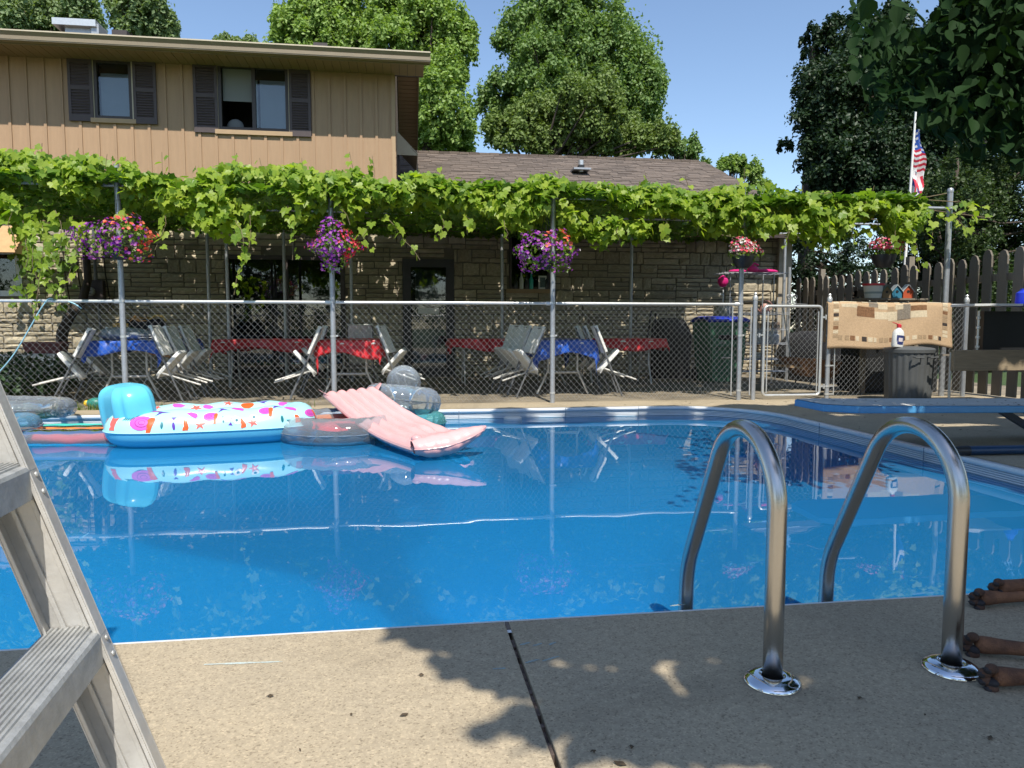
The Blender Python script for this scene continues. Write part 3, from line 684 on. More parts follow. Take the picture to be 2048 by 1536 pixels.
wirenet(gx1+.05, PX2-.03, .03, 1.165, FY-.004).build('wire_mesh', M['wire'], fence, world=True)
MB().tube([(gx1+.085,FY-.01,1.15),(gx1+.085,FY-.01,.05)], .008, 8).build('tension_bar', M['galv_bright'], fence, world=True)
m = MB()
for z in (1.0,.80,.42,.16,.06): m.tube([(gx1,FY,z-.012),(gx1,FY,z+.012)], .034, 14); m.box((gx1+.03,FY-.012,z-.008),(gx1+.09,FY,z+.008))
m.build('tension_band', M['galv_bright'], fence, world=True, smooth=True, kind='stuff')
# gate
ga, gb = Yp(1527,700,FY).x, Yp(1641,700,FY).x
gate = thing('chain_link_gate', 'narrow galvanised chain link gate with a scroll finial on its top bar', 'gate', ((ga+gb)/2, FY, 0))
def rrect(x0, x1, z0, z1, r, y, n=5):
    o = []
    for cx, cz, a0 in ((x1-r,z0+r,-90),(x1-r,z1-r,0),(x0+r,z1-r,90),(x0+r,z0+r,180)):
        for k in range(n+1): a = R(a0+90*k/n); o.append((cx+r*math.cos(a), y, cz+r*math.sin(a)))
    return o
MB().tube(rrect(ga,gb,.05,1.165,.05,FY), .0185, 12, closed=True).build('gate_frame', M['galv_bright'], gate, world=True, smooth=True)
wirenet(ga+.045, gb-.045, .08, 1.14, FY-.004).build('wire_mesh', M['wire'], gate, world=True)
for x in (ga+.045, gb-.045): MB().tube([(x,FY-.008,.08),(x,FY-.008,1.10)], .008, 8).build('tension_bar', M['galv_bright'], gate, world=True)
cx = Yp(1584,590,FY).x
def spiral(cx, cz, r, s, t0, turns, n=22):
    return [(cx+s*r*(1-.75*k/n)*math.cos(t0+2*PI*turns*k/n), FY, cz+r*(1-.75*k/n)*math.sin(t0+2*PI*turns*k/n)) for k in range(n+1)]
m = MB()
for s in (-1, 1): m.tube(spiral(cx+s*.045, 1.275, .036, s, PI, -1.1), .006, 6); m.tube(spiral(cx+s*.04, 1.215, .028, s, PI, 1.1), .006, 6); m.tube([(cx+s*.008,FY,1.275),(cx+s*.014,FY,1.215)], .006, 6)
m.tube([(cx-.2,FY,1.19),(cx,FY,1.198),(cx+.2,FY,1.19)], .005, 6)
m.build('scroll_finial', M['chairg'], gate, world=True, smooth=True)
for z in (1.03, .16):
    m = MB(); m.box((gb+.01,FY-.014,z-.012),(gx1-.03,FY+.014,z+.012)); m.tube([(gb+.05,FY-.02,z-.03),(gb+.05,FY-.02,z+.03)], .012, 8); m.build('hinge', M['galv_bright'], gate, world=True)
m = MB(); m.box((gx0+.03,FY-.01,.80),(ga,FY+.01,.815)); m.tube([(gx0+.05,FY-.03,.78),(gx0+.05,FY-.03,.83)], .01, 8); m.build('latch', M['galv_bright'], gate, world=True)
# pergola
perg = thing('pipe_pergola', 'steel pipe pergola over the patio carrying the grape vine', 'pergola', (0, 10.5, 0))
RPX = Yp(1893,600,FY+.1).x
MB().tube([(RPX,FY+.12,0),(RPX,FY+.12,Yp(1900,380,FY+.12).z)], .034, 14).lathe([(.038,-.03),(.04,0),(.03,.02),(.001,.03)], 14, (RPX,FY+.12,Yp(1900,380,FY+.12).z)).build('post', M['galv'], perg, world=True, smooth=True)
PZ = 2.43
MB().tube([(-8.2,FY+.045,PZ+.02),(RPX-.03,FY+.045,PZ-.01)], .020, 10).build('front_pipe', M['galv'], perg, world=True, smooth=True)
MB().tube([(-8.2,10.4,PZ+.08),(7.3,10.4,PZ+.05)], .018, 10).build('middle_pipe', M['galv'], perg, world=True, smooth=True)
BY = 12.35
MB().tube([(-8.2,BY,2.58),(7.2,BY,2.58)], .018, 10).build('rear_pipe', M['galv'], perg, world=True, smooth=True)
bxs = [Yp(px,600,BY).x for px in (418,570,703,1004,1262,1567)]
for x in bxs: MB().tube([(x,BY,0),(x,BY,2.48)], .027, 10).build('post', M['galv'], perg, world=True, smooth=True)
x = Yp(456,600,11.4).x; MB().tube([(x,11.4,0),(x,11.4,2.5)], .026, 10).build('post', M['galv'], perg, world=True, smooth=True)
for x in [-7.2]+posts+[6.0]: MB().tube([(x+.03,FY+.05,PZ+.035),(x+.05,13.1,2.56)], .016, 8).build('rafter_pipe', M['galv'], perg, world=True, smooth=True)

# ------------------------------------------------------------------ grape vine
def lobed(fold=.18):
    pts = [(0,-.02),(.16,-.16),(.38,-.10),(.46,.12),(.36,.26),(.42,.50),(.20,.52),(0,.86)]
    pts = pts+[(-x, y) for x, y in reversed(pts[1:-1])]
    vs = [(0,.22,0)]+[(x, y, abs(x)*fold+(-.10 if y > .7 else (-.04 if abs(x) > .4 else 0))) for x, y in pts]
    n = len(pts); return vs, [(0, i+1, (i+1) % n+1) for i in range(n)]
LV, LF = lobed()
def vine_top(x):  # height profile of the mat of leaves along the front
    return 2.66+.05*math.sin(x*1.9)+.05*math.sin(x*4.7+1)+(.12 if x < -1.2 else max(-.10, .12-.10*(x+1.2)))-max(0,x-5.5)*.08
def vine_bot(x):
    b = 2.16+.10*math.sin(x*2.7+.5)+.10*math.sin(x*6.1)+.06*math.sin(x*13)
    return b
_tp = [(0,292),(100,300),(200,312),(300,300),(400,326),(500,325),(600,330),(700,335),(800,346),(880,345),(950,366),(1050,352),(1100,346),(1200,366),(1300,362),(1400,376),(1500,358),(1600,382),(1700,388),(1800,402),(1920,402)]
_bt = [(0,470),(60,480),(120,440),(180,425),(240,400),(300,420),(360,445),(400,475),(440,480),(480,430),(520,452),(560,440),(600,445),(660,415),(700,430),(760,455),(800,440),(850,400),(900,415),(960,445),(1000,472),(1060,460),(1100,445),(1160,482),(1220,492),(1300,470),(1350,450),(1400,472),(1450,455),(1520,490),(1560,512),(1600,478),(1650,500),(1700,465),(1760,455),(1800,500),(1840,465),(1920,470)]
_T = [Yp(a,b,FY-.15) for a,b in _tp]; _B = [Yp(a,b,FY-.15) for a,b in _bt]      # surveyed outline of the hanging vine
def vine_top(x): return float(np.interp(x, [p.x for p in _T], [p.z for p in _T]))+.03*math.sin(x*9)
def vine_bot(x): return float(np.interp(x, [p.x for p in _B], [p.z for p in _B]))+.05*math.sin(x*13)
vine = thing('grape_vine', 'grape vine covering the pergola and hanging in a ragged leafy curtain', 'vine', (-4.3, 12.7, 0))
vm, vm2 = M['vine'], M['vine2']
nb = 38000
x = rng.uniform(-8.0, 6.35, nb); y = FY-.25+np.abs(rng.normal(0, 1, nb))*.0+rng.beta(1.0, 1.05, nb)*4.9
y = np.clip(y, FY-.3, 13.1)
keep = y < 14
z = PZ+.01+(y-FY)*.022+np.abs(rng.normal(0, 1, nb))*(.045+.022*(y-FY))-.03+.05*np.sin(x*1.3)*np.sin(y*1.7)
gx_ = Yp(1402,600,13.2).x
ok = keep & ~((x > 6.2) & (y > 10)) & ~((x < -5.3+.3*np.sin(y*5)) & (y > 11.7)) & ~(np.hypot((x-gx_)/.34, (y-12.12)/.30) < 1) & ~(np.hypot((x-Yp(1440,640,11.6).x)/.36, (y-10.5)/.36) < 1) & ~(np.hypot((x-Yp(1530,640,11.6).x)/.26, (y-10.75)/.30) < 1)
lean = rots(nb, .5, .35)
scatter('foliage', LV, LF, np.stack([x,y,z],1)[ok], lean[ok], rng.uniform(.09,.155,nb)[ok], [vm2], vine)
# front curtain
nf = 12500
x = np.where(rng.random(nf) < .995, rng.uniform(-8.0, 6.35, nf), rng.uniform(6.3, 7.2, nf)); tt = np.array([vine_top(a) for a in x]); bb = np.array([vine_bot(a) for a in x])
u = rng.beta(1.5, 1.05, nf); z = bb+(tt-bb)*u; bulge = .30*np.sin(np.pi*np.clip((z-bb)/(tt-bb),0,1))**.7
y = FY-.10-bulge*rng.uniform(.2,1,nf)+rng.uniform(0,.35,nf)
clump = ~((np.abs(x-posts[0]+.04) < .10+.05*rng.random(nf)) & (z > 1.9)) & ~((np.abs(x-posts[1]) < .05) & (z < 2.5)) & ~((np.abs(x-posts[2]) < .06) & (z < 2.45)) & ((np.sin(x*5.3)+np.sin(x*3.1+z*7)+np.sin(z*11+x*2)) > -1.2+1.1*(1-np.clip((z-bb)/.4,0,1)))
sz = rng.uniform(.065,.13,nf); rt = rots(nf, 1.15, .38, yaw=0.0, yaw_sd=.75)
def drop_rot(n, tilt, tsd, ysd):          # leaves that hang with the tip down and the upper side towards the light
    yaw = rng.normal(0, ysd, n); ti = rng.normal(tilt, tsd, n); ro = rng.normal(PI, .55, n)
    out = np.zeros((n,3,3))
    for i in range(n): out[i] = np.array(Matrix.Rotation(yaw[i],3,'Z') @ Matrix.Rotation(ti[i],3,'X') @ Matrix.Rotation(ro[i],3,'Z'))
    return out
rt = drop_rot(nf, R(55), .38, .7)
ok = clump
P_ = np.stack([x,y,z],1)[ok]; S_ = sz[ok]; Rt = rt[ok]
order = np.argsort(-(S_*1.0-(P_[:,1]-8)*.12)); big, oth = order[:230], order[230:]
h = len(oth)*2//3
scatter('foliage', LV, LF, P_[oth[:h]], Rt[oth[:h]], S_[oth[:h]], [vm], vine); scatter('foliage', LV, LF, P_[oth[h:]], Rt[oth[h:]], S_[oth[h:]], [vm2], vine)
lme = MB().add(LV, LF).mesh('leaf', [vm])
def leaf_obj(p, r3, s):
    o = bpy.data.objects.new('leaf', lme); COL.objects.link(o); o.parent = vine
    o.matrix_basis = Matrix.Translation(Vector(p)-vine.location) @ Matrix(r3.tolist()).to_4x4() @ Matrix.Scale(s, 4)
for i in big: leaf_obj(P_[i], Rt[i], S_[i])
# shoots: hanging tendrils and upright tips, (px, py) on the curtain's front face
shoots = []
for (px, pz0, px2, py2) in ((500,430,468,590),(470,440,478,520),(770,430,840,520),(575,410,585,520),(60,440,75,560),(85,450,70,640),(45,440,50,540),(25,400,30,500),(110,420,130,520),(165,440,120,600),(330,430,310,500),(740,440,735,505),(660,370,700,450),(1000,430,1010,480),(1235,440,1240,490),(1330,440,1325,480),(1560,430,1565,500),(1650,430,1660,500),(1710,430,1712,490),(1785,430,1800,520),(1800,440,1840,545),(1900,430,1935,470),(1860,440,1868,500),(1915,400,1945,450),(880,430,870,480),(1405,430,1395,470),(400,420,405,470),(250,420,255,455),(930,430,935,470)):
    a, b = Yp(px, pz0, FY-.2), Yp(px2, py2, FY-.22-random.random()*.1)
    mid = (a+b)/2+Vector((random.uniform(-.08,.08), -.05, 0)); shoots.append([a, (a+mid)/2+Vector((.02,0,0)), mid, (mid+b)/2+Vector((random.uniform(-.04,.04),0,0)), b])
for px, py in ((40,325),(95,300),(205,322),(245,330),(330,318),(470,320),(520,330),(700,318),(745,325),(890,345),(1120,350),(1485,350),(150,310),(600,330),(1290,360),(1380,365),(1600,385),(1740,385)):
    a = Yp(px, py+55, FY+.1); b = Yp(px+random.uniform(-12,12), py-14, FY+.05); shoots.append([a, (a+b)/2+Vector((random.uniform(-.04,.04),0,0)), b])
ms = MB(); lp = []
for s in shoots:
    ms.tube(s, .0035, 4); n = max(5, int((s[0]-s[-1]).length/.075))
    for k in range(n):
        f = (k+.5)/n*(len(s)-1); i = min(int(f), len(s)-2); p = s[i].lerp(s[i+1], f-i)+Vector((random.uniform(-.06,.06), random.uniform(-.04,.03), 0)); lp.append((p, .155*(1-.55*(k/n))))
ms.build('shoots', M['stem'], vine, world=True, kind='stuff')
dr_ = drop_rot(len(lp), R(62), .35, .8)
for i, (p, s) in enumerate(lp[:70]): leaf_obj(p, dr_[i], s*random.uniform(.7,1.05))
if len(lp) > 70: scatter('foliage', LV, LF, np.array([tuple(p) for p, s in lp[70:]]), dr_[70:], np.array([s*random.uniform(.7,1.05) for p, s in lp[70:]]), [vm], vine)
# trunks and runners
m = MB(); a = [Yp(172,505,12.9), Yp(176,560,12.85), Yp(165,600,12.8), Yp(140,632,12.75), Yp(124,665,12.75), Yp(123,700,12.75), Yp(120,742,12.75)]
a[-1].z = 0; m.tube([Vector((a[0].x,12.9,2.5))]+a, [.05,.055,.06,.07,.075,.085,.09,.10], 9)
for px in (124,150,205,60):
    b = Yp(px,500,13.1); m.tube([(b.x,13.1,2.5),(b.x+.02,13.12,1.8),(b.x+.10,13.1,1.2)], .012, 5)
m.build('trunk', M['bark'], vine, world=True, smooth='all')
m = MB()
for k in range(70):
    x0 = random.uniform(-7.8,6.2); y0 = random.uniform(FY,12.5); an = random.uniform(-.5,.5); L_ = random.uniform(.8,2.2)
    m.tube([(x0+L_*t*math.cos(an), min(13,y0+L_*t*math.sin(an)), PZ+.05+random.uniform(-.06,.10)) for t in (0,.3,.6,1)], .006, 4)
m.build('runners', M['stem'], vine, world=True, kind='stuff')
# creeper leaves on the left wall
n = 130; px = rng.uniform(20,150,n); py = 470+rng.beta(1,1.6,n)*150
P_ = np.array([tuple(Yp(a, b, 12.95)) for a, b in zip(px, py)]); scatter('foliage', LV, LF, P_, drop_rot(n, R(70), .3, .6), rng.uniform(.08,.15,n), [vm2], vine)

# ------------------------------------------------------------------ hanging baskets
def basket(px, py, rpx, label, left, right, mix, z_off=0, y=8.3, shape=(1,.8), small=False):
    c = Yp(px, py, y); r = rpx/FPX*(ray(px,py).length and y/ray(px,py).y)
    t = thing('hanging_basket', label, 'hanging basket', c, group='flower baskets hanging along the pergola')
    br = r*.32 if not small else r*.62
    MB().lathe([(.001,-br*.95),(br*.55,-br*.9),(br*.85,-br*.45),(br,-.0),(br*1.04,.02),(br*.98,.02),(br*.9,0)], 18).build('pot', M['black'], t, smooth=True).location.z = -r*.35
    m = MB(); top = 2.35-c.z
    for k in range(3):
        a = 2*PI*k/3+.4; m.tube([(br*math.cos(a),br*math.sin(a),-r*.35),(0,.02,top)], .003, 4)
    m.build('hanger', M['black'], t)
    n = 620 if not small else 260
    d = rng.normal(0,1,(n,3)); d /= np.linalg.norm(d,axis=1)[:,None]; lump = 1+.16*np.sin(d[:,0]*5+px)+.14*np.sin(d[:,2]*7+py)
    p = d*(r*rng.uniform(.45,.98,n)**.6*lump)[:,None]*np.array([shape[0],.8,shape[1]])
    lv = [(0,-.5,0),(.28,0,.05),(0,.5,0),(-.28,0,.05)]; lf = [(0,1,2,3)]
    scatter('leaves', lv, lf, p, rots(n,.8,.5), rng.uniform(.03,.06,n), [M['vine2']], t, world=False)
    fl_v = [(0,0,-.12)]+[(.5*math.cos(a)*(1 if k % 2 else .78), .5*math.sin(a)*(1 if k % 2 else .78), .06) for k, a in enumerate(np.linspace(0,2*PI,10,endpoint=False))]
    fl_f = [(0,i+1,(i+1) % 10+1) for i in range(10)]
    groups = {}
    n = int((430 if not small else 260))
    d = rng.normal(0,1,(n,3)); d /= np.linalg.norm(d,axis=1)[:,None]
    d[:,1] = -np.abs(d[:,1])*np.sign(rng.random(n)-.22); d[:,2] = np.where(d[:,2] < -.9, -d[:,2], d[:,2]) if not small else np.abs(d[:,2])
    lump = 1+.16*np.sin(d[:,0]*5+px)+.14*np.sin(d[:,2]*7+py)
    p = d*(r*rng.uniform(.82,1.06,n)*lump)[:,None]*np.array([shape[0],.8,shape[1]])
    for i in range(n):
        s = d[i,0]+rng.normal(0,.28)
        c_ = mix(s, d[i,2]+rng.normal(0,.25))
        if c_ is None: continue
        groups.setdefault(c_, []).append(i)
    for cname, ii in groups.items():
        ii = np.array(ii); nrm = d[ii]+rng.normal(0,.35,(len(ii),3)); nrm /= np.linalg.norm(nrm,axis=1)[:,None]
        rr = np.array([np.array(Vector(v).to_track_quat('Z','Y').to_matrix()) for v in nrm])
        scatter(cname, fl_v, fl_f, p[ii], rr, rng.uniform(.030,.052,len(ii))*(1.15 if 'coral' in cname else .85 if not small else .75), [FM[cname]], t, world=False)
    return t
FM = {'purple_blossoms': leaf_mat('petunia_purple', (.17,.02,.32), (.36,.06,.42), .3, tcol=(1.3,.8,1.5)), 'violet_blossoms': leaf_mat('petunia_violet', (.28,.05,.34), (.55,.18,.50), .3, tcol=(1.3,.9,1.3)),
      'coral_blossoms': leaf_mat('petunia_coral', (.75,.10,.08), (.85,.28,.12), .3, tcol=(1.4,.9,.7)), 'red_blossoms': leaf_mat('petunia_red', (.62,.03,.06), (.80,.10,.14), .3, tcol=(1.4,.8,.8)),
      'pink_blossoms': leaf_mat('petunia_pink', (.62,.05,.18), (.80,.25,.36), .3, tcol=(1.3,.9,.9)), 'white_blossoms': leaf_mat('petunia_white', (.75,.68,.62), (.85,.82,.80), .3, tcol=(1,1,1))}
pv = lambda s, z: 'violet_blossoms' if random.random() < .35 else 'purple_blossoms'
basket(238,478,64,'hanging basket of purple petunias with trailing orange and coral ones, leftmost on the fence posts', 0,0, lambda s,z: (random.choice(('coral_blossoms','red_blossoms',None,None)) if s > .5 else ('coral_blossoms' if (z > 1.0 and s > -.2) else pv(s,z))), shape=(1.15,.66))
basket(668,492,52,'tall round hanging basket of purple petunias with red ones along its right side', 0,0, lambda s,z: ('red_blossoms' if s > .62 else ('pink_blossoms' if s < -.75 and z > 0 else pv(s,z))), shape=(.95,.86))
basket(1092,504,54,'hanging basket of violet petunias with an orange tuft on top at the middle post', 0,0, lambda s,z: (None if s > .8 and z < .3 else 'coral_blossoms' if s > .25 and z > .45 else ('white_blossoms' if random.random() < .03 else pv(s,z))), shape=(1.12,.72))
pk = lambda s, z: random.choice(('pink_blossoms','pink_blossoms','red_blossoms','white_blossoms','white_blossoms'))
basket(1486,505,34,'small black hanging basket of mixed pink and white flowers above the green bin', 0,0, pk, shape=(.98,.75), small=True)
basket(1768,500,38,'wide black hanging basket of deep pink and white flowers in front of the picket fence', 0,0, lambda s,z: random.choice(('pink_blossoms','red_blossoms','pink_blossoms','white_blossoms')), shape=(1.05,.62), small=True, y=8.45)

# ------------------------------------------------------------------ picket fence
KX = 7.55
pf = thing('picket_fence', 'tall weathered grey wooden picket fence with dog-eared tops on the right', 'fence', (KX, 9.5, 0))
def picket(seed):
    r = random.Random(seed); h = 1; w = .5
    pr = [(-w,0),(w,0),(w,.955),(w*.55,.992),(0,1.0),(-w*.55,.992),(-w,.955)]
    return MB().add([( -.5, a, b) for a, b in pr]+[(.5, a, b) for a, b in pr], [tuple(reversed(range(7))), tuple(range(7,14))]+[(i,(i+1)%7,7+(i+1)%7,7+i) for i in range(7)]).mesh('picket', M['wood'])
pm = picket(1); y = 4.2; k = 0
while y < 13.4:
    hh = 1.83+random.uniform(-.03,.03)+(.04 if y < 9 else .02*math.sin(y))
    inst('picket', pm, pf, Vector((KX+random.uniform(-.006,.006), y, .02))-pf.location, (random.uniform(-.012,.012), random.uniform(-.01,.01), 0), (.026, .145, hh)); y += .232; k += 1
for z in (.35, 1.5): MB().box((KX+.012,4,z),(KX+.05,13.4,z+.09)).build('rail', M['wood'], pf, world=True)
for y in (5.3, 7.75, 10.2, 12.6): MB().box((KX+.052,y,0),(KX+.142,y+.09,1.98)).build('post', M['wood'], pf, world=True)
MB().box((KX-.045,11.15,1.42),(KX-.012,11.42,1.52)).box((KX-.045,11.34,1.38),(KX-.012,11.42,1.58)).build('latch', M['black'], pf, world=True)

# ------------------------------------------------------------------ flagpole and flags
fb = Vector((7.85, 10.6, 0)); ft = Yp(1832, 216, 10.6); fb.x = Yp(1800, 600, 10.6).x
fp = thing('flagpole', 'slender white flagpole leaning slightly behind the picket fence', 'flagpole', fb)
MB().tube([(0,0,0), ft-fb], [.028,.016], 10).ball(ft-fb, .03).build('pole', M['whitepaint'], fp, smooth=True)
def at_(f): return fb.lerp(ft, f)
def flag(name, label, f0, f1, w0, w1, colors, bands):
    t = thing(name, label, 'flag', at_(f1)); a, b = at_(f0), at_(f1); mts = colors; m = MB(); nu, nv = 30, 8
    L_ = (b-a).length
    def P(u, v):
        p = b.lerp(a, u); w = (w0+(w1-w0)*math.sin(min(1,u*1.5)*PI*.5))*(1-.55*max(0,u-.7)/.3)
        return p+Vector((.03+w*v, .05*math.sin(v*9+u*5)+.03*math.sin(u*14), -.10*v-.02*math.sin(v*12)))
    vs = [P(i/nu, j/nv) for i in range(nu+1) for j in range(nv+1)]
    for s_ in (0, 1):
        off = Vector((0, .003*s_, 0)); base = len(m.v); m.v += [tuple(v+off) for v in vs]
        for i in range(nu):
            for j in range(nv):
                q = (base+i*(nv+1)+j, base+i*(nv+1)+j+1, base+(i+1)*(nv+1)+j+1, base+(i+1)*(nv+1)+j)
                m.f.append(q if s_ == 0 else tuple(reversed(q))); m.m.append(bands(i/nu, j/nv))
    m.build('cloth', mts, t, world=True, smooth=True)
    return t
cr_, cw_, cb_ = mat('flag_red',(.55,.03,.06),.8), mat('flag_white',(.75,.75,.75),.8), mat('flag_blue',(.03,.10,.42),.8)
def bus(u, v):
    if u < .26: return 1 if (int(u*40)+int(v*8)) % 3 == 0 else 2
    if u < .55: return int(u*26) % 2
    return 0 if int((v*1.0+u*.35)*9) % 2 == 0 else 1
flag('striped_flag', 'red and white striped flag with a blue starred corner, drooping from the pole top', .66, .93, .08, .18, [cr_,cw_,cb_], bus)
def b2(u, v): return 2 if (.05+.1*v < u < .15+.3*v) or (.34 < u-.14*v < .56) or u > .80-.08*v else 1
flag('blue_white_flag', 'blue and white flag hanging lower on the pole, below the striped one', .54, .78, .06, .12, [cr_,cw_,cb_], b2)

# ------------------------------------------------------------------ trees
def tree(label, loc, ells, n, leaf, mt, trunk_h, tr=.25, density=1.0, sub=22, name='tree', core=True, clr=.55, cat='tree'):
    """ells: crown lobes as (centre, radii) in metres; leaves gather in domed clumps over each lobe"""
    t = thing(name, label, cat, loc); loc = Vector(loc)
    P, Nn = [], []
    vol = [e[1][0]*e[1][2] for e in ells]; tot = sum(vol); cl_c = []
    for (c, rr), v in zip(ells, vol):
        c = np.array(c); rr = np.array(rr); k = max(8, int(2.8*sub*len(ells)*v/tot))
        d = rng.normal(0,1,(k,3)); d /= np.linalg.norm(d,axis=1)[:,None]; d[:,1] -= .25
        cc = c+d*rr*rng.uniform(.55,1.0,(k,1)); cl_c.append(cc)
        nn = int(1.45*n*v/tot/k)
        for q in cc:
            cr = .60*clr*rng.uniform(.6,1.6)*min(rr)**.5
            d2 = rng.normal(0,1,(nn,3)); d2 /= np.linalg.norm(d2,axis=1)[:,None]
            lo_ = d2[:,2] < -.25; d2[lo_,2] *= -.6
            rad = cr*rng.uniform(.5,1.05,(nn,1))*np.where(rng.random((nn,1)) < .10, rng.uniform(1,1.55,(nn,1)), 1); P.append(q+d2*rad*np.array([rng.uniform(.5,.95),1.0,rng.uniform(1.2,2.3)])); Nn.append(d2)
    P = np.concatenate(P); Nn = np.concatenate(Nn); nn = len(P)
    Nr = Nn+rng.normal(0,.8,Nn.shape); Nr[:,2] += .35; Nr /= np.linalg.norm(Nr,axis=1)[:,None]
    # rotation whose Z is the leaf normal
    a = np.cross(Nr, rng.normal(0,1,Nr.shape)); a /= np.linalg.norm(a,axis=1)[:,None]; b = np.cross(Nr, a); rt = np.stack([a,b,Nr],2)
    lv = [(0,-.5,0),(.30,-.1,.06),(.0,.5,-.08),(-.30,-.1,.06)]; lf = [(0,1,2),(0,2,3)]
    m = MB(); zb = min(c[2] for c, r in ells)
    top = Vector((ells[0][0][0], ells[0][0][1], max(c[2] for c, r in ells)))
    m.tube([loc, loc.lerp(Vector((top.x, top.y, trunk_h)), .5), Vector((top.x, top.y, trunk_h)), top], [tr*1.25, tr, tr*.8, tr*.25], 9)
    allc = np.concatenate(cl_c)
    for q in allc[rng.permutation(len(allc))[:40]]:
        f = random.uniform(.15,.8); s = Vector((top.x, top.y, trunk_h)).lerp(top, f); q = Vector(q); m.tube([s, s.lerp(q,.5)+Vector((0,0,-.15)), q], [tr*.35, tr*.2, tr*.06], 5)
    m.build('trunk', M['bark'], t, world=True, smooth='all')
    scatter('crown', lv, lf, P, rt, rng.uniform(.7,1.3,nn)*leaf*.68, [mt], t)
    return t
def lobes(y, spec, ry=None):
    o = []
    for px, py, a, b in spec:
        c = Yp(px, py, y); k = c.y/ray(px,py).y/FPX; o.append(((c.x, y+random.uniform(-.8,.8)), (a*k, (ry or min(a,b)*k), b*k), c.z))
    return [((c[0], c[1], z), r) for c, r, z in o]
lt1 = leaf_mat('maple_leaf_light', (.16,.25,.06), (.30,.42,.11), .33, .5, .25)
lt2 = leaf_mat('maple_leaf_mid', (.115,.195,.06), (.21,.31,.095), .30, .5, .2)
lt3 = leaf_mat('olive_leaf', (.12,.18,.045), (.20,.27,.075), .28, .55, .3)
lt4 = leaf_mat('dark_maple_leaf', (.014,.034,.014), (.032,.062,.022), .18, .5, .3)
lt5 = leaf_mat('grey_green_leaf', (.15,.22,.10), (.25,.33,.15), .3, .6, .2)
def at_g(px, y): p = Yp(px, 700, y); return (p.x, y, -.03)
tree('pale green tree behind the far left end of the upper roof', at_g(90,44), lobes(44, [(60,40,60,55),(150,35,50,50),(0,30,60,60),(110,70,90,30),(-60,40,60,60),(180,60,25,30)]), 26000, .34, lt5, 9, .4, sub=20, clr=.7)
tree('pale green tree rising above the roof between the silver vent and the blue sky', at_g(285,40), lobes(40, [(285,45,55,45),(250,20,28,30),(330,60,40,22),(290,75,70,20)]), 13000, .30, lt5, 8, .35, sub=18, clr=.6)
tree('low pale treetop just showing over the roof ridge', at_g(465,46), lobes(46, [(450,80,28,14),(495,88,25,12)]), 3500, .30, lt5, 8, .3, sub=10, clr=.5)
tree('bright green maple tree whose crown starts right above the dark roof', at_g(620,34), lobes(34, [(640,50,75,90),(610,90,60,50),(700,10,80,70),(680,110,90,60),(560,60,20,40)]), 34000, .27, lt1, 8, .35, sub=26)
tree('sunlit tall maple tree just behind the house gable', at_g(850,32), lobes(32, [(850,60,70,70),(905,110,48,80),(800,30,70,60),(880,220,60,90),(925,80,25,35),(850,280,50,40),(905,280,60,40),(780,110,60,60)]), 52000, .25, lt1, 8, .35, sub=26)
tree('large deep green maple tree filling the middle of the skyline', at_g(1150,36), lobes(36, [(1120,20,95,80),(1170,100,130,90),(1040,90,45,55),(1230,170,90,90),(1285,200,48,70),(1080,180,80,70),(1150,260,170,60),(1160,-40,50,60),(1000,200,50,60),(1010,95,28,20)]), 92000, .27, lt2, 7, .5, sub=30, clr=.62)
tree('low olive green tree right behind the garage roof ridge', at_g(1180,27), lobes(27, [(1080,255,75,50),(1170,235,80,55),(1250,275,75,40),(1130,290,130,28),(1310,290,50,30),(1000,285,45,35)]), 42000, .20, lt3, 4.5, .25, sub=24, clr=.5)
tree('small distant tree at the right end of the garage roof', at_g(1365,30), lobes(30, [(1365,300,35,22),(1340,290,30,18),(1400,330,30,18)]), 7000, .2, lt2, 4, .2, sub=14, clr=.4)
tree('feathery green bush top behind the vine at the garage corner', at_g(1460,26), lobes(26, [(1450,338,38,16),(1490,352,30,16),(1530,372,30,14)]), 6000, .17, lt1, 3, .12, sub=12, clr=.35)
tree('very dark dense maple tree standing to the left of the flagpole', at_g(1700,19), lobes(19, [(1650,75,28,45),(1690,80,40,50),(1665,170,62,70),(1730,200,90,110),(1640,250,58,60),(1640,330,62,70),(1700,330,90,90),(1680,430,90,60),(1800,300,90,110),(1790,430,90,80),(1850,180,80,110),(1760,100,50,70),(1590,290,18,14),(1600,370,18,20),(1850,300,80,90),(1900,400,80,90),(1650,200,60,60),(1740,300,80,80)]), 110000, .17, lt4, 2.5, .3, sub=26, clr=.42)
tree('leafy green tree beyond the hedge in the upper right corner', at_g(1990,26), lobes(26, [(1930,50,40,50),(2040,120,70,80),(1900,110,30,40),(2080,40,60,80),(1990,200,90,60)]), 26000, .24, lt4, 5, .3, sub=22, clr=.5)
tree('broad mid green hedge growing behind the picket fence', at_g(1990,13.5), lobes(13.5, [(1880,460,70,90),(1950,420,80,100),(2040,400,80,120),(2120,430,80,130),(1960,520,90,60),(2060,520,90,70),(1850,390,40,60),(2000,330,80,60),(1900,600,90,60),(2000,620,90,70),(2080,620,90,70),(1900,680,90,50),(2010,700,90,50)], ry=.9), 60000, .10, leaf_mat('hedge_leaf', (.030,.060,.016), (.075,.115,.035), .28, .5, .5), .9, .12, sub=26, clr=.34, name='hedge', cat='hedge')
tree('dark hedge row behind the picket fence by the stone wall corner', at_g(1660,15.5), lobes(15.2, [(1600,545,40,40),(1680,530,60,50),(1760,520,60,60),(1840,520,60,60),(1600,600,50,50),(1690,600,60,50),(1780,600,60,60),(1860,600,60,60),(1620,660,60,40),(1740,660,60,40),(1850,670,60,40),(1580,500,30,40),(1600,470,40,30)], ry=.8), 32000, .10, lt4, .9, .1, sub=20, clr=.34, name='hedge', cat='hedge')

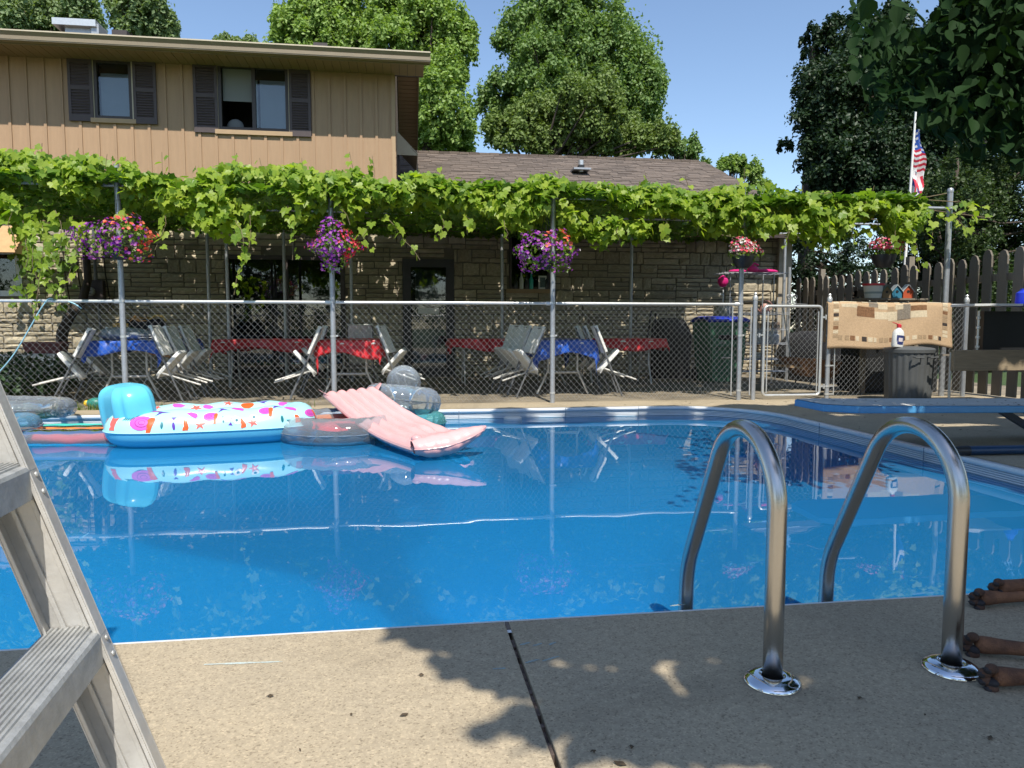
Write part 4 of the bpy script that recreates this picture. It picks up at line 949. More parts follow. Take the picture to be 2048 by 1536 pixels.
bk_ = leaf_mat('added_tree_leaf', (.03,.07,.02), (.08,.14,.04), .25, .5, .3)
def yard(label, x, y, sp, n): tree(label, (x,y,-.03), [((x+a,y+b,c), r) for a,b,c,r in sp], n, .26, bk_, 2.2, .22, sub=14, clr=.7)  # trees added out of view to darken reflections and block low sky light
yard('broad leafy tree added unseen behind the viewpoint, on the left', -9,-17, [(0,0,4.5,(3.5,2.5,3)),(-2,0,2,(3,2,2)),(2.5,0,2.2,(2.5,2,2.2))], 9000)
yard('broad leafy tree added unseen straight behind the viewpoint', -1,-19, [(0,0,4.8,(4,2.5,3.4)),(-3,0,2,(3,2,2)),(3,0,2.0,(3,2,2))], 10000)
yard('broad leafy tree added unseen behind the viewpoint, on the right', 9,-17, [(0,0,4.5,(4,2.5,3)),(-3,0,2,(3,2,2)),(3,0,2.2,(3,2,2.2))], 10000)
yard('leafy tree added out of view at the far left beside the pool', -19,-3, [(0,0,4.5,(2.5,4,3)),(0,-3,2,(2,3,2)),(0,3,2,(2,3,2))], 9000)
yard('leafy tree added out of view at the far right beside the picket fence', 15,-3, [(0,0,4.5,(2.5,4,3)),(0,-3,2,(2,3,2)),(0,3,2,(2,3,2))], 9000)
# ------------------------------------------------------------------ patio furniture
ca, sa = math.cos(YAW), math.sin(YAW)
def CF(X, F, z=0.0): return Vector((X*ca+F*sa, -X*sa+F*ca, z))      # survey frame of the tripod -> world
def rslab(w, d, h, r=.05, n=4):                                    # rounded slab outline
    o = []
    for cx, cy, a0 in ((w/2-r,-d/2+r,-90),(w/2-r,d/2-r,0),(-w/2+r,d/2-r,90),(-w/2+r,-d/2+r,180)):
        for k in range(n+1): a = R(a0+90*k/n); o.append((cx+r*math.cos(a), cy+r*math.sin(a)))
    return o
def make_chair():
    t = thing('folding_chair', 'x', 'folding chair', group='white folding chairs tipped forward against the tables')
    for s in (-1, 1):
        MB().tube([(.0,.21*s,.0),(-.49,.21*s,.85)], .0125, 8).build('leg', M['chairg'], t, smooth=True)
        MB().tube([(-.06,.185*s,.43),(-.14,.185*s,.44),(-.30,.185*s,-.02)], .0125, 8).build('leg', M['tubew'], t, smooth=True)
    MB().tube([(-.49,-.21,.85),(-.51,-.19,.88),(-.51,.19,.88),(-.49,.21,.85)], .0125, 8).tube([(-.06,-.21,.10),(-.06,.21,.10)], .009, 6).tube([(-.27,-.185,.06),(-.27,.185,.06)], .009, 6).tube([(-.06,-.185,.43),(-.06,.185,.43)], .009, 6).build('cross_bars', M['chairg'], t, smooth=True, kind='stuff')
    Mx = Matrix.Translation((-.27,0,.445)) @ Matrix.Rotation(R(-4),4,'Y')
    bevel(MB().prism(rslab(.42,.40,0,.09), -.026, .020, Mx).build('seat', M['chairw'], t), .009, 3)
    m = MB(); d = Vector((-.49,0,.85)).normalized(); nrm = Vector((d.z,0,-d.x))
    def bk(u, v):
        s = (u-.5)*2; c = Vector((-.49,0,.85))*(.66+.40*v); y = s*.215
        crv = .035*s*s
        return c + Vector((0,y*(1-.10*max(0,(v-.75)/.25)**2),0)) + nrm*(.012+crv*-0+.02-.03*s*s)
    m.grid(bk, 9, 7); base = len(m.v); m.grid(lambda u, v: bk(1-u, v)-nrm*.042, 9, 7)
    e = [(i*7) for i in range(9)]; 
    for i in range(8):
        for j, rv in ((0, 0), (6, 1)):
            a, b = i*7+j, (i+1)*7+j; c2, d2 = base+(8-i)*7+j, base+(7-i)*7+j; m.f.append((a,c2,d2,b) if j == 0 else (b,d2,c2,a)); m.m.append(0)
    for j in range(6): m.f.append((j, j+1, base+8*7+j+1, base+8*7+j)); m.m.append(0); m.f.append((8*7+j+1, 8*7+j, base+j, base+j+1)); m.m.append(0)
    m.build('backrest', M['chairw'], t, smooth=True)
    return t
chair0 = make_chair(); used = [False]
def chair(x, y, yaw, tilt, label):
    c = copy_tree(chair0) if used[0] else chair0; used[0] = True
    c.location = (x, y, .013); c.rotation_euler = (0, R(tilt), R(yaw)); c['label'] = label; c.scale = (.94,.90,.94); return c
def ftable(tx, ty, mt, label, clabel, L=1.83, wd=.76, top=.735, yaw=0, drop=.20, group='folding tables on the patio', name='folding_table', legs=True, seed=0):
    t = thing(name, label, 'table', (tx, ty+L/2, 0), (0,0,R(yaw)), group)
    MB().prism(rslab(wd,L,0,.06), top-.045, top).build('tabletop', M['white'], t)
    for s in (-1, 1):
        yy = s*(L/2-.22)
        m = MB().tube([(-.20,yy,top-.05),(-.20,yy,.33),(-.33,yy,.05),(-.35,yy,.015)], .0145, 8).tube([(.20,yy,top-.05),(.20,yy,.33),(.33,yy,.05),(.35,yy,.015)], .0145, 8).tube([(-.20,yy,.30),(.20,yy,.30)], .016, 8)
        m.build('leg_frame', M['tubew'], t, smooth=True, kind='stuff')
    cl = MB(); r = random.Random(seed); ph = [r.uniform(0,6) for _ in range(6)]; hx, hy = wd/2+.006, L/2+.006
    def S(u, v):
        a = (u-.5)*2*(hx+drop); b = (v-.5)*2*(hy+drop); ox = max(0, abs(a)-hx); oy = max(0, abs(b)-hy); sx = 1 if a > 0 else -1; sy = 1 if b > 0 else -1
        ex = min(abs(a), hx)*sx; ey = min(abs(b), hy)*sy; dd = math.hypot(ox, oy)*(1.0+.25*(ox > 0 and oy > 0)) if (ox > 0 and oy > 0) else ox+oy
        w = 1+.0*dd; fold = (math.sin(b*13+ph[0])+math.sin(b*29+ph[1])*.5)*.022*min(1, ox/.08); fold2 = (math.sin(a*15+ph[2])+math.sin(a*33+ph[3])*.5)*.022*min(1, oy/.08)
        dz = dd*(1+.25*math.sin(a*7+b*5+ph[4])*min(1, dd/.1))
        return (ex+sx*(ox*.14)+fold*sx, ey+sy*(oy*.14)+fold2*sy, top+.006-dz+.003*math.sin(a*21+ph[5])*math.sin(b*17))
    cl.grid(S, 46, 90); c = cl.build('tablecloth', mt, None, smooth='all'); c.location = (tx, ty+L/2, 0); c.rotation_euler = (0,0,R(yaw)); so = c.modifiers.new('s','SOLIDIFY'); so.thickness = .002
    tag(c, clabel, 'tablecloth', 'tablecloths on the patio tables')
    return t
T1x, T2x, T3x = -3.38, -.73, 2.06
ftable(T1x, 9.25, M['blue'], 'leftmost folding table, under a blue cloth piled with a tool bag', 'blue tablecloth on the leftmost table', wd=.80, drop=.15, seed=1)
ftable(T2x, 9.35, M['red'], 'folding table under the bright red cloth in the middle of the patio', 'bright red tablecloth on the middle table', drop=.20, seed=2)
ftable(T3x, 9.30, M['blue'], 'folding table under the blue cloth near the patio door', 'blue tablecloth right of the middle fence post', drop=.22, seed=3)
for i, (x, y, yw, ti, lb) in enumerate((
    (T1x-.74,9.15,14,57,'white folding chair at the near left corner of the left blue table'),
    (T1x-.76,9.85,10,55,'shaded white folding chair behind another one at the left side of the left blue table'),
    (T1x+.76,9.15,182,52,'white folding chair with brightly lit back nearest the right side of the left blue table'),
    (T1x+.78,9.65,180,53,'middle grey looking folding chair on the right side of the left blue table'),
    (T1x+.80,10.15,178,52,'farthest folding chair on the right side of the left blue table'),
    (T2x-.73,9.35,8,54,'white folding chair tipped against the left side of the bright red table'),
    (T2x-.73,10.25,12,52,'white folding chair behind the first one left of the bright red table'),
    (T2x+.73,9.40,168,52,'white folding chair tipped against the right side of the bright red table'),
    (T2x+.74,10.3,180,52,'shaded folding chair, the farther one right of the bright red table'),
    (T3x-.73,9.25,10,54,'nearest white folding chair left of the right blue table'),
    (T3x-.80,9.70,14,52,'middle white folding chair left of the right blue table'),
    (T3x-.80,10.2,20,50,'farthest white folding chair left of the right blue table, showing its flat back'),
    (T3x+.73,9.30,172,52,'nearest white folding chair right of the right blue table with a sunlit seat edge'),
    (T3x+.73,9.80,166,52,'middle white folding chair right of the right blue table'),
    (T3x+.74,10.3,162,52,'farthest white folding chair right of the right blue table'))):
    chair(x, y, yw, ti, lb)
chair(T2x+.02, 11.55, -90, 47, 'grey backed folding chair leaning on the far end of the bright red table')
ftable(Yp(563,680,11.4).x, 10.55, M['red'], 'long folding table under a dark red cloth in deep shade behind the left chairs', 'shaded red tablecloth behind the left chairs', L=1.83, yaw=90, top=.72, drop=.16, seed=4)
ftable(Yp(1005,680,11.5).x, 10.6, M['red'], 'long folding table under a red cloth in the shade by the black door', 'shaded red tablecloth by the black door', L=1.7, yaw=90, top=.72, drop=.16, seed=5)
ftable(Yp(1225,680,11.5).x, 10.6, M['red'], 'long folding table under a red cloth in the shade left of the green bin', 'shaded red tablecloth left of the green bin', L=1.4, yaw=90, top=.72, drop=.16, seed=6)
# things on the left table
def loft(name, mt, parent, secs, n=16, smooth=True):
    m = MB(); b = 0
    for (c, rx, ry) in secs: 
        for k in range(n): a = 2*PI*k/n; ca_, sa_ = math.cos(a), math.sin(a); e = .75; m.v.append((c[0]+rx*math.copysign(abs(ca_)**e, ca_), c[1]+ry*math.copysign(abs(sa_)**e, sa_), c[2]))
    for i in range(len(secs)-1):
        for k in range(n): k2 = (k+1) % n; m.f.append((i*n+k, i*n+k2, (i+1)*n+k2, (i+1)*n+k)); m.m.append(0)
    m.f.append(tuple(range((len(secs)-1)*n, len(secs)*n))); m.m.append(0); m.f.append(tuple(reversed(range(n)))); m.m.append(0)
    return m.build(name, mt, parent, smooth=smooth)
def text(body, size, mt, parent, loc, rot, ext=.001):
    cu = bpy.data.curves.new('lettering', 'FONT'); cu.body = body; cu.size = size; cu.extrude = ext; cu.align_x = 'CENTER'; cu.align_y = 'CENTER'
    o = bpy.data.objects.new('lettering', cu); COL.objects.link(o); dg = bpy.context.evaluated_depsgraph_get(); me = bpy.data.meshes.new_from_object(o.evaluated_get(dg)); bpy.data.objects.remove(o)
    me.materials.clear(); me.materials.append(mt); q = bpy.data.objects.new('lettering', me); COL.objects.link(q); q.parent = parent; q.location = loc; q.rotation_euler = rot; return q
bag = thing('tool_bag', 'black tool bag with a yellow lettered tag on the left blue table', 'tool bag', (T1x-.02, 10.0, .742))
loft('bag_body', M['blackcloth'], bag, [((0,0,0),.33,.17),((0,0,.08),.35,.18),((0,0,.20),.31,.15),((0,0,.27),.25,.09)])
MB().grid(lambda u, v: (-.22+.38*u, -.13+.10*v+.02*math.sin(u*9), .255+.05*v-.05*(u-.5)**2*4+.012*math.sin(u*17)), 14, 5).build('flap', mat('tan_lining', (.55,.27,.10), .7), bag, smooth='all').modifiers.new('s','SOLIDIFY').thickness = .01
MB().box((-.27,-.215,.13),(-.09,-.20,.21)).build('tag', mat('amber_tag', (.60,.33,.06), .5), bag)
text('DE', .07, M['black'], bag, (-.18,-.2165,.168), (R(90),0,0))
MB().tube([(.12,-.08,.26),(.2,-.1,.31),(.3,-.1,.30),(.33,-.1,.24)], .014, 8).build('handle', mat('handle_amber', (.65,.40,.10), .5), bag, smooth=True)
bk = thing('plastic_bag', 'crumpled clear plastic bag lying on the left blue table', 'plastic bag', (T1x-.08, 9.5, .745))
MB().grid(lambda u, v: ((.30+.03*math.sin(u*31))*math.cos(2*PI*u)*math.sin(PI*(.02+.96*v)), .18*math.sin(2*PI*u)*math.sin(PI*(.02+.96*v)), .075-.075*math.cos(PI*v)+.012*math.sin(u*50+v*9)), 40, 14, cu=True).build('film', clear_mat('bag_film', (.8,.83,.85), (.42,.47,.52), .55, .15), bk, smooth='all')
dsh = thing('wire_basket', 'small pale wire basket at the right front of the left blue table', 'basket', (T1x+.26, 9.45, .745))
m = MB()
for z_, rr in ((0,.09),(.03,.11),(.06,.12)): m.tube([(rr*1.3*math.cos(a), rr*math.sin(a), z_+.004) for a in np.linspace(0,2*PI,20,endpoint=False)], .004, 5, closed=True)
for a in np.linspace(0,2*PI,16,endpoint=False): m.tube([(.117*math.cos(a),.09*math.sin(a),.004),(.156*math.cos(a),.12*math.sin(a),.064)], .003, 4)
m.build('wire', M['tubew'], dsh, smooth=True)
tg = thing('wooden_stick', 'thin wooden board hanging under the left blue table', 'board', (T1x+.25, 9.9, .52))
MB().bar((-.16,0,.05),(.33,0,-.03),.05,.03).build('board', mat('pine_board', (.45,.24,.09), .6, var=.2), tg)
# patio clutter along the wall
mt_ = thing('electric_meter', 'dark electric meter box with a round glass dial and a pipe above it', 'electric meter', (Yp(190,580,13.05).x, 13.1, 0))
a, b = Yp(172,560,13.05), Yp(206,600,13.05); hx = (b.x-a.x)/2
MB().box((-hx,-.06,b.z-.05),(hx,.06,a.z)).build('box', mat('meter_box', (.06,.045,.045), .5), mt_)
cz = Yp(183,583,13).z; MB().lathe([(.001,.0),(.07,.0),(.075,.02),(.075,.07),(.06,.085),(.001,.085)], 20, (-.06,-.055,cz), Matrix.Rotation(R(90),4,'X')).build('dial', mat('meter_dial', (.50,.48,.44), .2), mt_, smooth=True)
m = MB(); m.box((-.10,-.144,cz+.012),(-.02,-.1405,cz+.022)); m.box((-.095,-.144,cz-.004),(-.05,-.1405,cz+.004)); m.box((-.09,-.144,cz-.04),(-.03,-.1405,cz-.03)); m.build('dial_mark', M['black'], mt_, kind='stuff')
MB().tube([(.0,0,a.z),(.0,0,2.55)], .028, 10).tube([(.02,0,b.z),(.05,.02,.3)], .02, 8).build('conduit', M['chairg'], mt_, smooth=True, kind='stuff')
cr = thing('corrugated_bin', 'ribbed galvanised metal box standing by the wall on the left', 'metal box', (Yp(68,720,12.2).x, 12.2, 0))
wv, hv = .42, .42; m = MB()
for k in range(8): z = .02+k*.055; m.box((-wv,-.28,z),(wv,.28,z+.028)); m.box((-wv+.012,-.268,z+.028),(wv-.012,.268,z+.055))
m.build('ribbed_side', M['galv_bright'], cr)
MB().box((-wv-.01,-.29,.46),(wv+.01,.29,.50)).build('lid', M['galv'], cr)
rb = thing('red_planter', 'dark red plastic planter box on top of the ribbed metal box', 'planter', (Yp(92,683,12.1).x, 12.1, .505))
m = MB(); m.add([(-.24,-.12,0),(.24,-.12,0),(.24,.12,0),(-.24,.12,0),(-.28,-.15,.17),(.28,-.15,.17),(.28,.15,.17),(-.28,.15,.17)], [(0,3,2,1),(0,1,5,4),(1,2,6,5),(2,3,7,6),(3,0,4,7)]); m.build('trough', mat('dull_red', (.22,.07,.07), .6), rb)
MB().box((-.30,-.17,.15),(.30,.17,.175)).build('rim', mat('dull_red2', (.26,.09,.09), .6), rb)
hs = thing('garden_hose', 'pale blue hose looped over the fence rail at the far left', 'hose', (Yp(60,650,8.4).x, 8.4, 0))
pts = [Yp(px, py, 8.42) for px, py in ((-30,770),(0,742),(30,705),(60,655),(80,620),(95,600),(103,597))]+[Yp(108,601,8.6)]
def smooth_pts(p, n=5):
    o = []
    for i in range(len(p)-1):
        a, b, c, d = p[max(i-1,0)], p[i], p[i+1], p[min(i+2,len(p)-1)]
        for k in range(n): t = k/n; o.append(.5*((2*b)+(c-a)*t+(2*a-5*b+4*c-d)*t*t+(3*b-a-3*c+d)*t**3))
    return o+[p[-1]]
MB().tube(smooth_pts(pts), .007, 8).build('hose_run', M['hose'], hs, world=True, smooth=True)
MB().tube(smooth_pts([Yp(137,603,8.42), Yp(150,608,8.42), Yp(163,617,8.42)]), .007, 8).build('hose_end', M['hose'], hs, world=True, smooth=True)
# green wheelie bin
gb_ = Yp(1435,748,12.7); bn = thing('wheelie_bin', 'green wheeled bin with a dark blue lid behind the fence', 'bin', (Yp(1437,700,11.6).x, 11.6, 0))
w, d, h = .33, .36, 1.0
m = MB(); m.add([(-w*.8,-d*.8,0),(w*.8,-d*.8,0),(w*.8,d*.8,0),(-w*.8,d*.8,0),(-w,-d,h),(w,-d,h),(w,d,h),(-w,d,h)], [(0,3,2,1),(0,1,5,4),(1,2,6,5),(2,3,7,6),(3,0,4,7)])
m.box((-w*1.04,-d*1.05,h-.09),(w*1.04,-d*.985,h)); bevel(m.build('body', M['green_bin'], bn), .02, 3)
m = MB(); 
for s in (-1, 1): m.bar((s*w*.62,-d*.82-.025,.02),(s*w*.78,-d*.97-.02,.60),.09,.05,up=(0,1,0))
m.box((-w*.85,-d*.97-.05,.58),(w*.85,-d*.95,.72)); bevel(m.build('moulded_front', M['green_bin'], bn), .012, 2)
bevel(MB().box((-.16,-d*.99-.055,.70),(.14,-d*.9,.78)).build('grip', M['black'], bn), .01, 2)
m = MB().grid(lambda u, v: ((u-.5)*2*w*1.07, (v-.5)*2*d*1.12, h+.015+.075*math.cos((v-.5)*PI*.9)*(1-.5*abs(u-.5)**3)), 12, 12); l_ = m.build('lid', M['blue_lid'], bn, smooth=True); s_ = l_.modifiers.new('s','SOLIDIFY'); s_.thickness = .04
for s in (-1, 1): MB().lathe([(.001,-.03),(.10,-.03),(.11,0),(.10,.03),(.001,.03)], 16, (s*.28,.31,.11), Matrix.Rotation(R(90),4,'Y')).build('wheel', M['black'], bn, smooth=True)
text('^^', .10, M['tubew'], bn, (-.10,-d*1.0-.052,.64), (R(90),0,0))
MB().box((-.10,-d*.98-.03,.40),(.05,-d*.96-.01,.415)).build('emblem', M['tubew'], bn)
# covered grill
gr = thing('covered_grill', 'black covered barbecue standing in the shade left of the green bin', 'barbecue', (Yp(1340,700,12.5).x, 12.5, 0))
loft('cover', M['blackcloth'], gr, [((0,0,0),.36,.28),((0,0,.3),.34,.27),((.02,0,.72),.36,.28),((0,0,.86),.34,.26),((-.02,.03,1.02),.28,.2),((-.02,.03,1.07),.15,.1)])
m = MB().tube([(-.42,-.2,.55),(-.36,-.25,1.15)], .018, 8).tube([(-.42,.1,.5),(-.36,.0,1.2)], .018, 8); m.build('side_arm', M['black'], gr, smooth=True, kind='stuff')
# wire shelving with jars
sx = Yp(1520,600,11.6).x
rk = thing('wire_shelving', 'five tier wire shelving unit loaded with household odds by the wall corner', 'shelving', (sx, 11.6, 0))
wd = .42
for x_ in (-wd, wd):
    for y_ in (-.2, .2): MB().tube([(x_,y_,0),(x_,y_,1.42)], .011, 8).build('leg', M['galv'], rk, smooth=True)
for z in (.16,.36,.62,.86,1.12):
    m = MB()
    for y_ in (-.2,.2): m.tube([(-wd,y_,z),(wd,y_,z)], .005, 5); m.tube([(-wd,y_,z+.025),(wd,y_,z+.025)], .004, 4)
    for x_ in (-wd,wd): m.tube([(x_,-.2,z),(x_,.2,z)], .005, 5)
    for k in range(14): y_ = -.2+.4*k/13; m.tube([(-wd,y_,z+.004),(wd,y_,z+.004)], .0022, 4)
    m.build('shelf', M['galv'], rk, smooth=True)
def jar(x, y, z, r, h, mt, label, name='container', cat='container'):
    t = thing(name, label, cat, (sx+x, 11.6+y, z)); MB().lathe([(.001,0),(r*.9,0),(r,.02),(r,h*.75),(r*.8,h*.86),(r*.8,h),(.001,h)], 16).build('body', mt, t, smooth=True); MB().lathe([(.001,h),(r*.86,h),(r*.86,h+.03),(.001,h+.03)], 16).build('lid', M['white'], t, smooth=True); return t
jar(-.06,-.02,.63,.12,.20,M['white'],'white round tub on the middle shelf, left one of two')
jar(.20,.0,.63,.15,.19,mat('basin_grey',(.50,.54,.60),.35),'pale grey rounded basin on the middle shelf beside the gate','basin','basin')
jar(-.3,.0,.63,.06,.12,M['rust'],'small brown pot at the left end of the middle shelf')
jar(.0,.0,.37,.10,.08,M['white'],'crumpled white tub on the low shelf')
for i, x_ in enumerate((-.28,-.10,.08,.26)):
    tb = thing('brown_packet', ('brown paper packet at the left end of the upper shelf','brown paper packet second from left on the upper shelf','brown paper packet second from right on the upper shelf','brown paper packet at the right end of the upper shelf')[i], 'packet', (sx+x_, 11.55, .87))
    loft('packet', mat('packet_brown_%d' % i, random.choice(((.42,.28,.15),(.35,.25,.18),(.50,.38,.24))), .7, var=.4, nscale=20), tb, [((0,0,0),.07,.05),((0,0,.07),.08,.06),((.01,0,.13),.06,.03)])
kt = thing('pink_kettle', 'dusty pink watering can on the top wire shelf', 'watering can', (sx+.06, 11.55, 1.13))
dp = mat('dusty_pink', (.45,.24,.20), .5)
MB().lathe([(.001,0),(.085,0),(.09,.02),(.08,.14),(.06,.17),(.001,.175)], 16).build('body', dp, kt, smooth=True); MB().tube(smooth_pts([Vector((-.07,0,.03)),Vector((-.13,0,.09)),Vector((-.17,0,.19))]), .013, 8).build('spout', dp, kt, smooth=True); MB().tube(smooth_pts([Vector((.07,0,.05)),Vector((.14,0,.12)),Vector((.09,0,.2)),Vector((.0,0,.22)),Vector((-.03,0,.17))]), .009, 8).build('handle', dp, kt, smooth=True)
sn = thing('soap_dispenser', 'large clear jar with a white pump standing behind the green bin', 'jar', (Yp(1446,600,12.9).x, 12.9, 0))
MB().tube([(0,0,0),(0,0,1.02)], .05, 10).build('stand', M['galv'], sn); MB().lathe([(.001,1.02),(.17,1.02),(.18,1.06),(.17,1.30),(.12,1.36),(.001,1.37)], 20).build('jar', clear_mat('jar_clear', (.8,.82,.8), (.55,.56,.52), .5), sn, smooth=True); MB().tube([(0,0,1.36),(0,0,1.5),(-.07,0,1.52)], .014, 8).tube([(0,0,1.5),(.0,0,1.6)], .01, 8).build('pump', M['white'], sn, smooth=True)
# high wire rack with magenta things
hx0, hx1 = Yp(1438,545,11.2).x, Yp(1566,545,11.2).x; hz = Yp(1500,547,11.2).z
wr = thing('hanging_wire_rack', 'wire plant rack carrying magenta toys at head height beside the wall corner', 'rack', ((hx0+hx1)/2, 11.2, 0)); m = MB()
for y_ in (11.0,11.1,11.2,11.3,11.4): m.tube([(hx0,y_,hz),(hx1,y_,hz)], .004, 5)
for k in range(12): x_ = hx0+(hx1-hx0)*k/11; m.tube([(x_,11.0,hz-.003),(x_,11.4,hz-.003)], .003, 4)
m.build('rack_top', M['galv'], wr, world=True)
for x_ in (hx0+.28, hx1-.25):
    for y_ in (11.02,11.38): MB().tube([(x_,y_,0),(x_,y_,hz-.006)], .010, 8).build('leg', M['galv'], wr, world=True, smooth=True)
mg_ = thing('magenta_toy', 'magenta plastic toy lying on the high wire rack', 'toy', ((hx0+hx1)/2+.05, 11.2, hz+.005)); MB().ball((-.28,0,.03), .16,.07,.03).ball((.2,0,.035), .22,.08,.035).ball((-.02,0,.06), .10,.07,.06).build('body', M['magenta'], mg_, smooth=True); MB().tube([(-.05,0,.1),(.0,0,.16),(.07,0,.13)], .018, 8).build('handle', M['magenta'], mg_, smooth=True)
hp_ = thing('hanging_ornament', 'magenta bulb shaped ornament hanging from the left end of the wire rack', 'ornament', (hx0-.02, 11.0, hz-.14)); MB().lathe([(.001,-.10),(.05,-.08),(.085,-.02),(.08,.03),(.04,.07),(.012,.09)], 14).build('bulb', M['magenta'], hp_, smooth=True); MB().tube([(0,0,.09),(0,0,.14)], .004, 5).build('hook', M['galv'], hp_)
# garage post, downspout, broom
MB().box((SX1-.28,HY-.10,0),(SX1-.02,HY-.03,2.62)).build('corner_trim', mat('pale_board', (.42,.36,.27), .7, var=.2), house, world=True)
gp = thing('galvanised_pole', 'thin galvanised pole standing in front of the picket fence behind the gate', 'pole', (Yp(1577,600,11.6).x, 11.6, 0)); MB().tube([(0,0,0),(0,0,1.92)], .028, 10).build('pole', M['galv'], gp, smooth=True)
br = thing('broom', 'white broom leaning with its head down behind the gate', 'broom', (Yp(1583,720,11.0).x, 11.0, .33)); MB().tube([(0,0,.0),(-.06,.25,1.0)], .010, 8).build('handle', M['tubew'], br, smooth=True); m = MB()
for k in range(60): a = random.uniform(0,2*PI); q = random.uniform(.02,.10); m.tube([(q*.3*math.cos(a)-.05,q*.3*math.sin(a),.06),(q*math.cos(a)-.06,q*math.sin(a),-.03+random.random()*.05)], .006, 3)
m.build('head', M['white'], br, kind='stuff')
# wheelbarrow with rusty tray
wbx = Yp(1640,760,9.75).x; wb = thing('wheelbarrow', 'old wheelbarrow with a rusty brown tray behind the gate', 'wheelbarrow', (wbx, 9.9, 0))
m = MB(); ot = [(-.45,-.30,.47),(.33,-.30,.40),(.33,.30,.40),(-.45,.30,.47)]; ob = [(-.20,-.19,.20),(.16,-.19,.17),(.16,.19,.17),(-.20,.19,.20)]
m.add(ot+ob, [(0,1,5,4),(1,2,6,5),(2,3,7,6),(3,0,4,7),(4,5,6,7)]); t_ = m.build('tray', M['rust'], wb); t_.modifiers.new('s','SOLIDIFY').thickness = .012; bevel(t_, .03, 3)
MB().tube([Vector(p) for p in ot], .012, 8, closed=True).build('rim', M['rust'], wb, smooth=True)
for s in (-1, 1): MB().bar((-.62,s*.26,.36),(.62,s*.10,.20),.035,.035).build('handle_beam', mat('beam_%d' % s, (.36,.24,.13), .7, var=.3), wb)
for s in (-1, 1): MB().tube([(-.10,s*.2,.28),(-.22,s*.2,.0),(.02,s*.2,.0)], .012, 8).build('leg', M['black'], wb, smooth=True)
MB().tube([(.50+.15*math.cos(a),0,.175+.15*math.sin(a)) for a in np.linspace(0,2*PI,22,endpoint=False)], .035, 8, closed=True).build('tyre', M['black'], wb, smooth=True); MB().lathe([(.001,-.02),(.09,-.02),(.11,-.01),(.11,.01),(.09,.02),(.001,.02)], 16, (.50,0,.175), Matrix.Rotation(R(90),4,'X')).build('hub', M['galv_bright'], wb, smooth=True)
# black tub in front of the fence shade
tb = thing('black_crate', 'large black plastic crate standing behind the hanging rug', 'crate', (Yp(1790,740,9.3).x, 9.4, 0)); bevel(MB().box((-.62,-.25,0),(.55,.25,.72)).build('body', M['black'], tb), .02, 2)
tb = thing('black_tarp', 'dark tarpaulin covered pile against the picket fence behind the gate', 'tarpaulin', (6.95, 11.6, 0)); loft('tarp', M['blackcloth'], tb, [((0,0,0),.45,1.1),((0,0,.4),.42,1.05),((.05,0,.68),.36,1.0),((.08,.1,.80),.24,.8),((.08,.1,.84),.1,.4)])
# shelf with bucket and bird houses
shx0, shx1, shy = Yp(1722,590,8.95).x, Yp(1842,590,8.95).x, 8.95; shz = Yp(1780,597,shy).z
sh = thing('plank_shelf', 'small wooden plank shelf above the rug holding bird houses', 'shelf', ((shx0+shx1)/2, shy, 0)); MB().box((shx0,shy-.14,shz-.025),(shx1,shy+.14,shz)).build('shelf_board', M['wood'], sh, world=True)
for x_ in (shx0+.06, shx1-.06): MB().box((x_-.03,shy-.03,0),(x_+.03,shy+.03,shz-.027)).build('leg', M['wood'], sh, world=True)
bu = thing('white_bucket', 'white plastic bucket with a red rim beside the bird houses', 'bucket', (Yp(1746,590,shy).x, shy, shz)); MB().lathe([(.001,.0),(.10,0),(.125,.19),(.12,.19),(.10,.01)], 20).build('body', M['white'], bu, smooth=True); MB().lathe([(.124,.165),(.138,.17),(.138,.195),(.12,.195)], 20).build('rim', M['redvinyl'], bu, smooth=True); MB().lathe([(.109,.06),(.1135,.11)], 20).build('band', mat('grey_band',(.30,.36,.36),.5), bu, smooth=True)
def birdhouse(px, w, h, body, roof_, label):
    t = thing('bird_house', label, 'bird house', (Yp(px,590,shy).x, shy-.02, shz), (0,0,R(-18)), 'painted bird houses on the shelf')
    m = MB().add([(-w,-w,0),(w,-w,0),(w,-w,h*.55),(0,-w,h),(-w,-w,h*.55),(-w,w,0),(w,w,0),(w,w,h*.55),(0,w,h),(-w,w,h*.55)], [(0,1,2,3,4),(9,8,7,6,5),(0,5,6,1),(1,6,7,2),(4,9,5,0),(2,7,8,3),(3,8,9,4)]); m.build('body', body, t)
    for s in (-1, 1): MB().bar((s*w*1.2,-w*1.35,h*.50),(s*w*1.2,-w*1.35,h*.50),0,0).build if False else None
    for s in (-1, 1):
        m = MB(); a = Vector((0,0,h+.014)); b = Vector((s*w*1.25,0,h*.45+.012)); m.add([(a.x,-w*1.3,a.z),(b.x,-w*1.3,b.z),(b.x,w*1.3,b.z),(a.x,w*1.3,a.z),(a.x,-w*1.3,a.z-.012),(b.x,-w*1.3,b.z-.012),(b.x,w*1.3,b.z-.012),(a.x,w*1.3,a.z-.012)], [(0,1,2,3),(7,6,5,4),(0,4,5,1),(1,5,6,2),(2,6,7,3)] if s > 0 else [(3,2,1,0),(4,5,6,7),(1,5,4,0),(2,6,5,1),(3,7,6,2)]); m.build('roof_panel', roof_, t)
    MB().lathe([(.001,0),(.018,0),(.018,.003)], 14, (0,-w-.0015,h*.52), Matrix.Rotation(R(90),4,'X')).build('entry_hole', M['black'], t)
    return t
silver = mat('bird_roof', (.50,.53,.55), .45, .4)
birdhouse(1769, .055, .16, mat('brown_house', (.22,.15,.08), .7), mat('green_roof', (.09,.16,.11), .6), 'brown bird house with a green roof, left of the three')
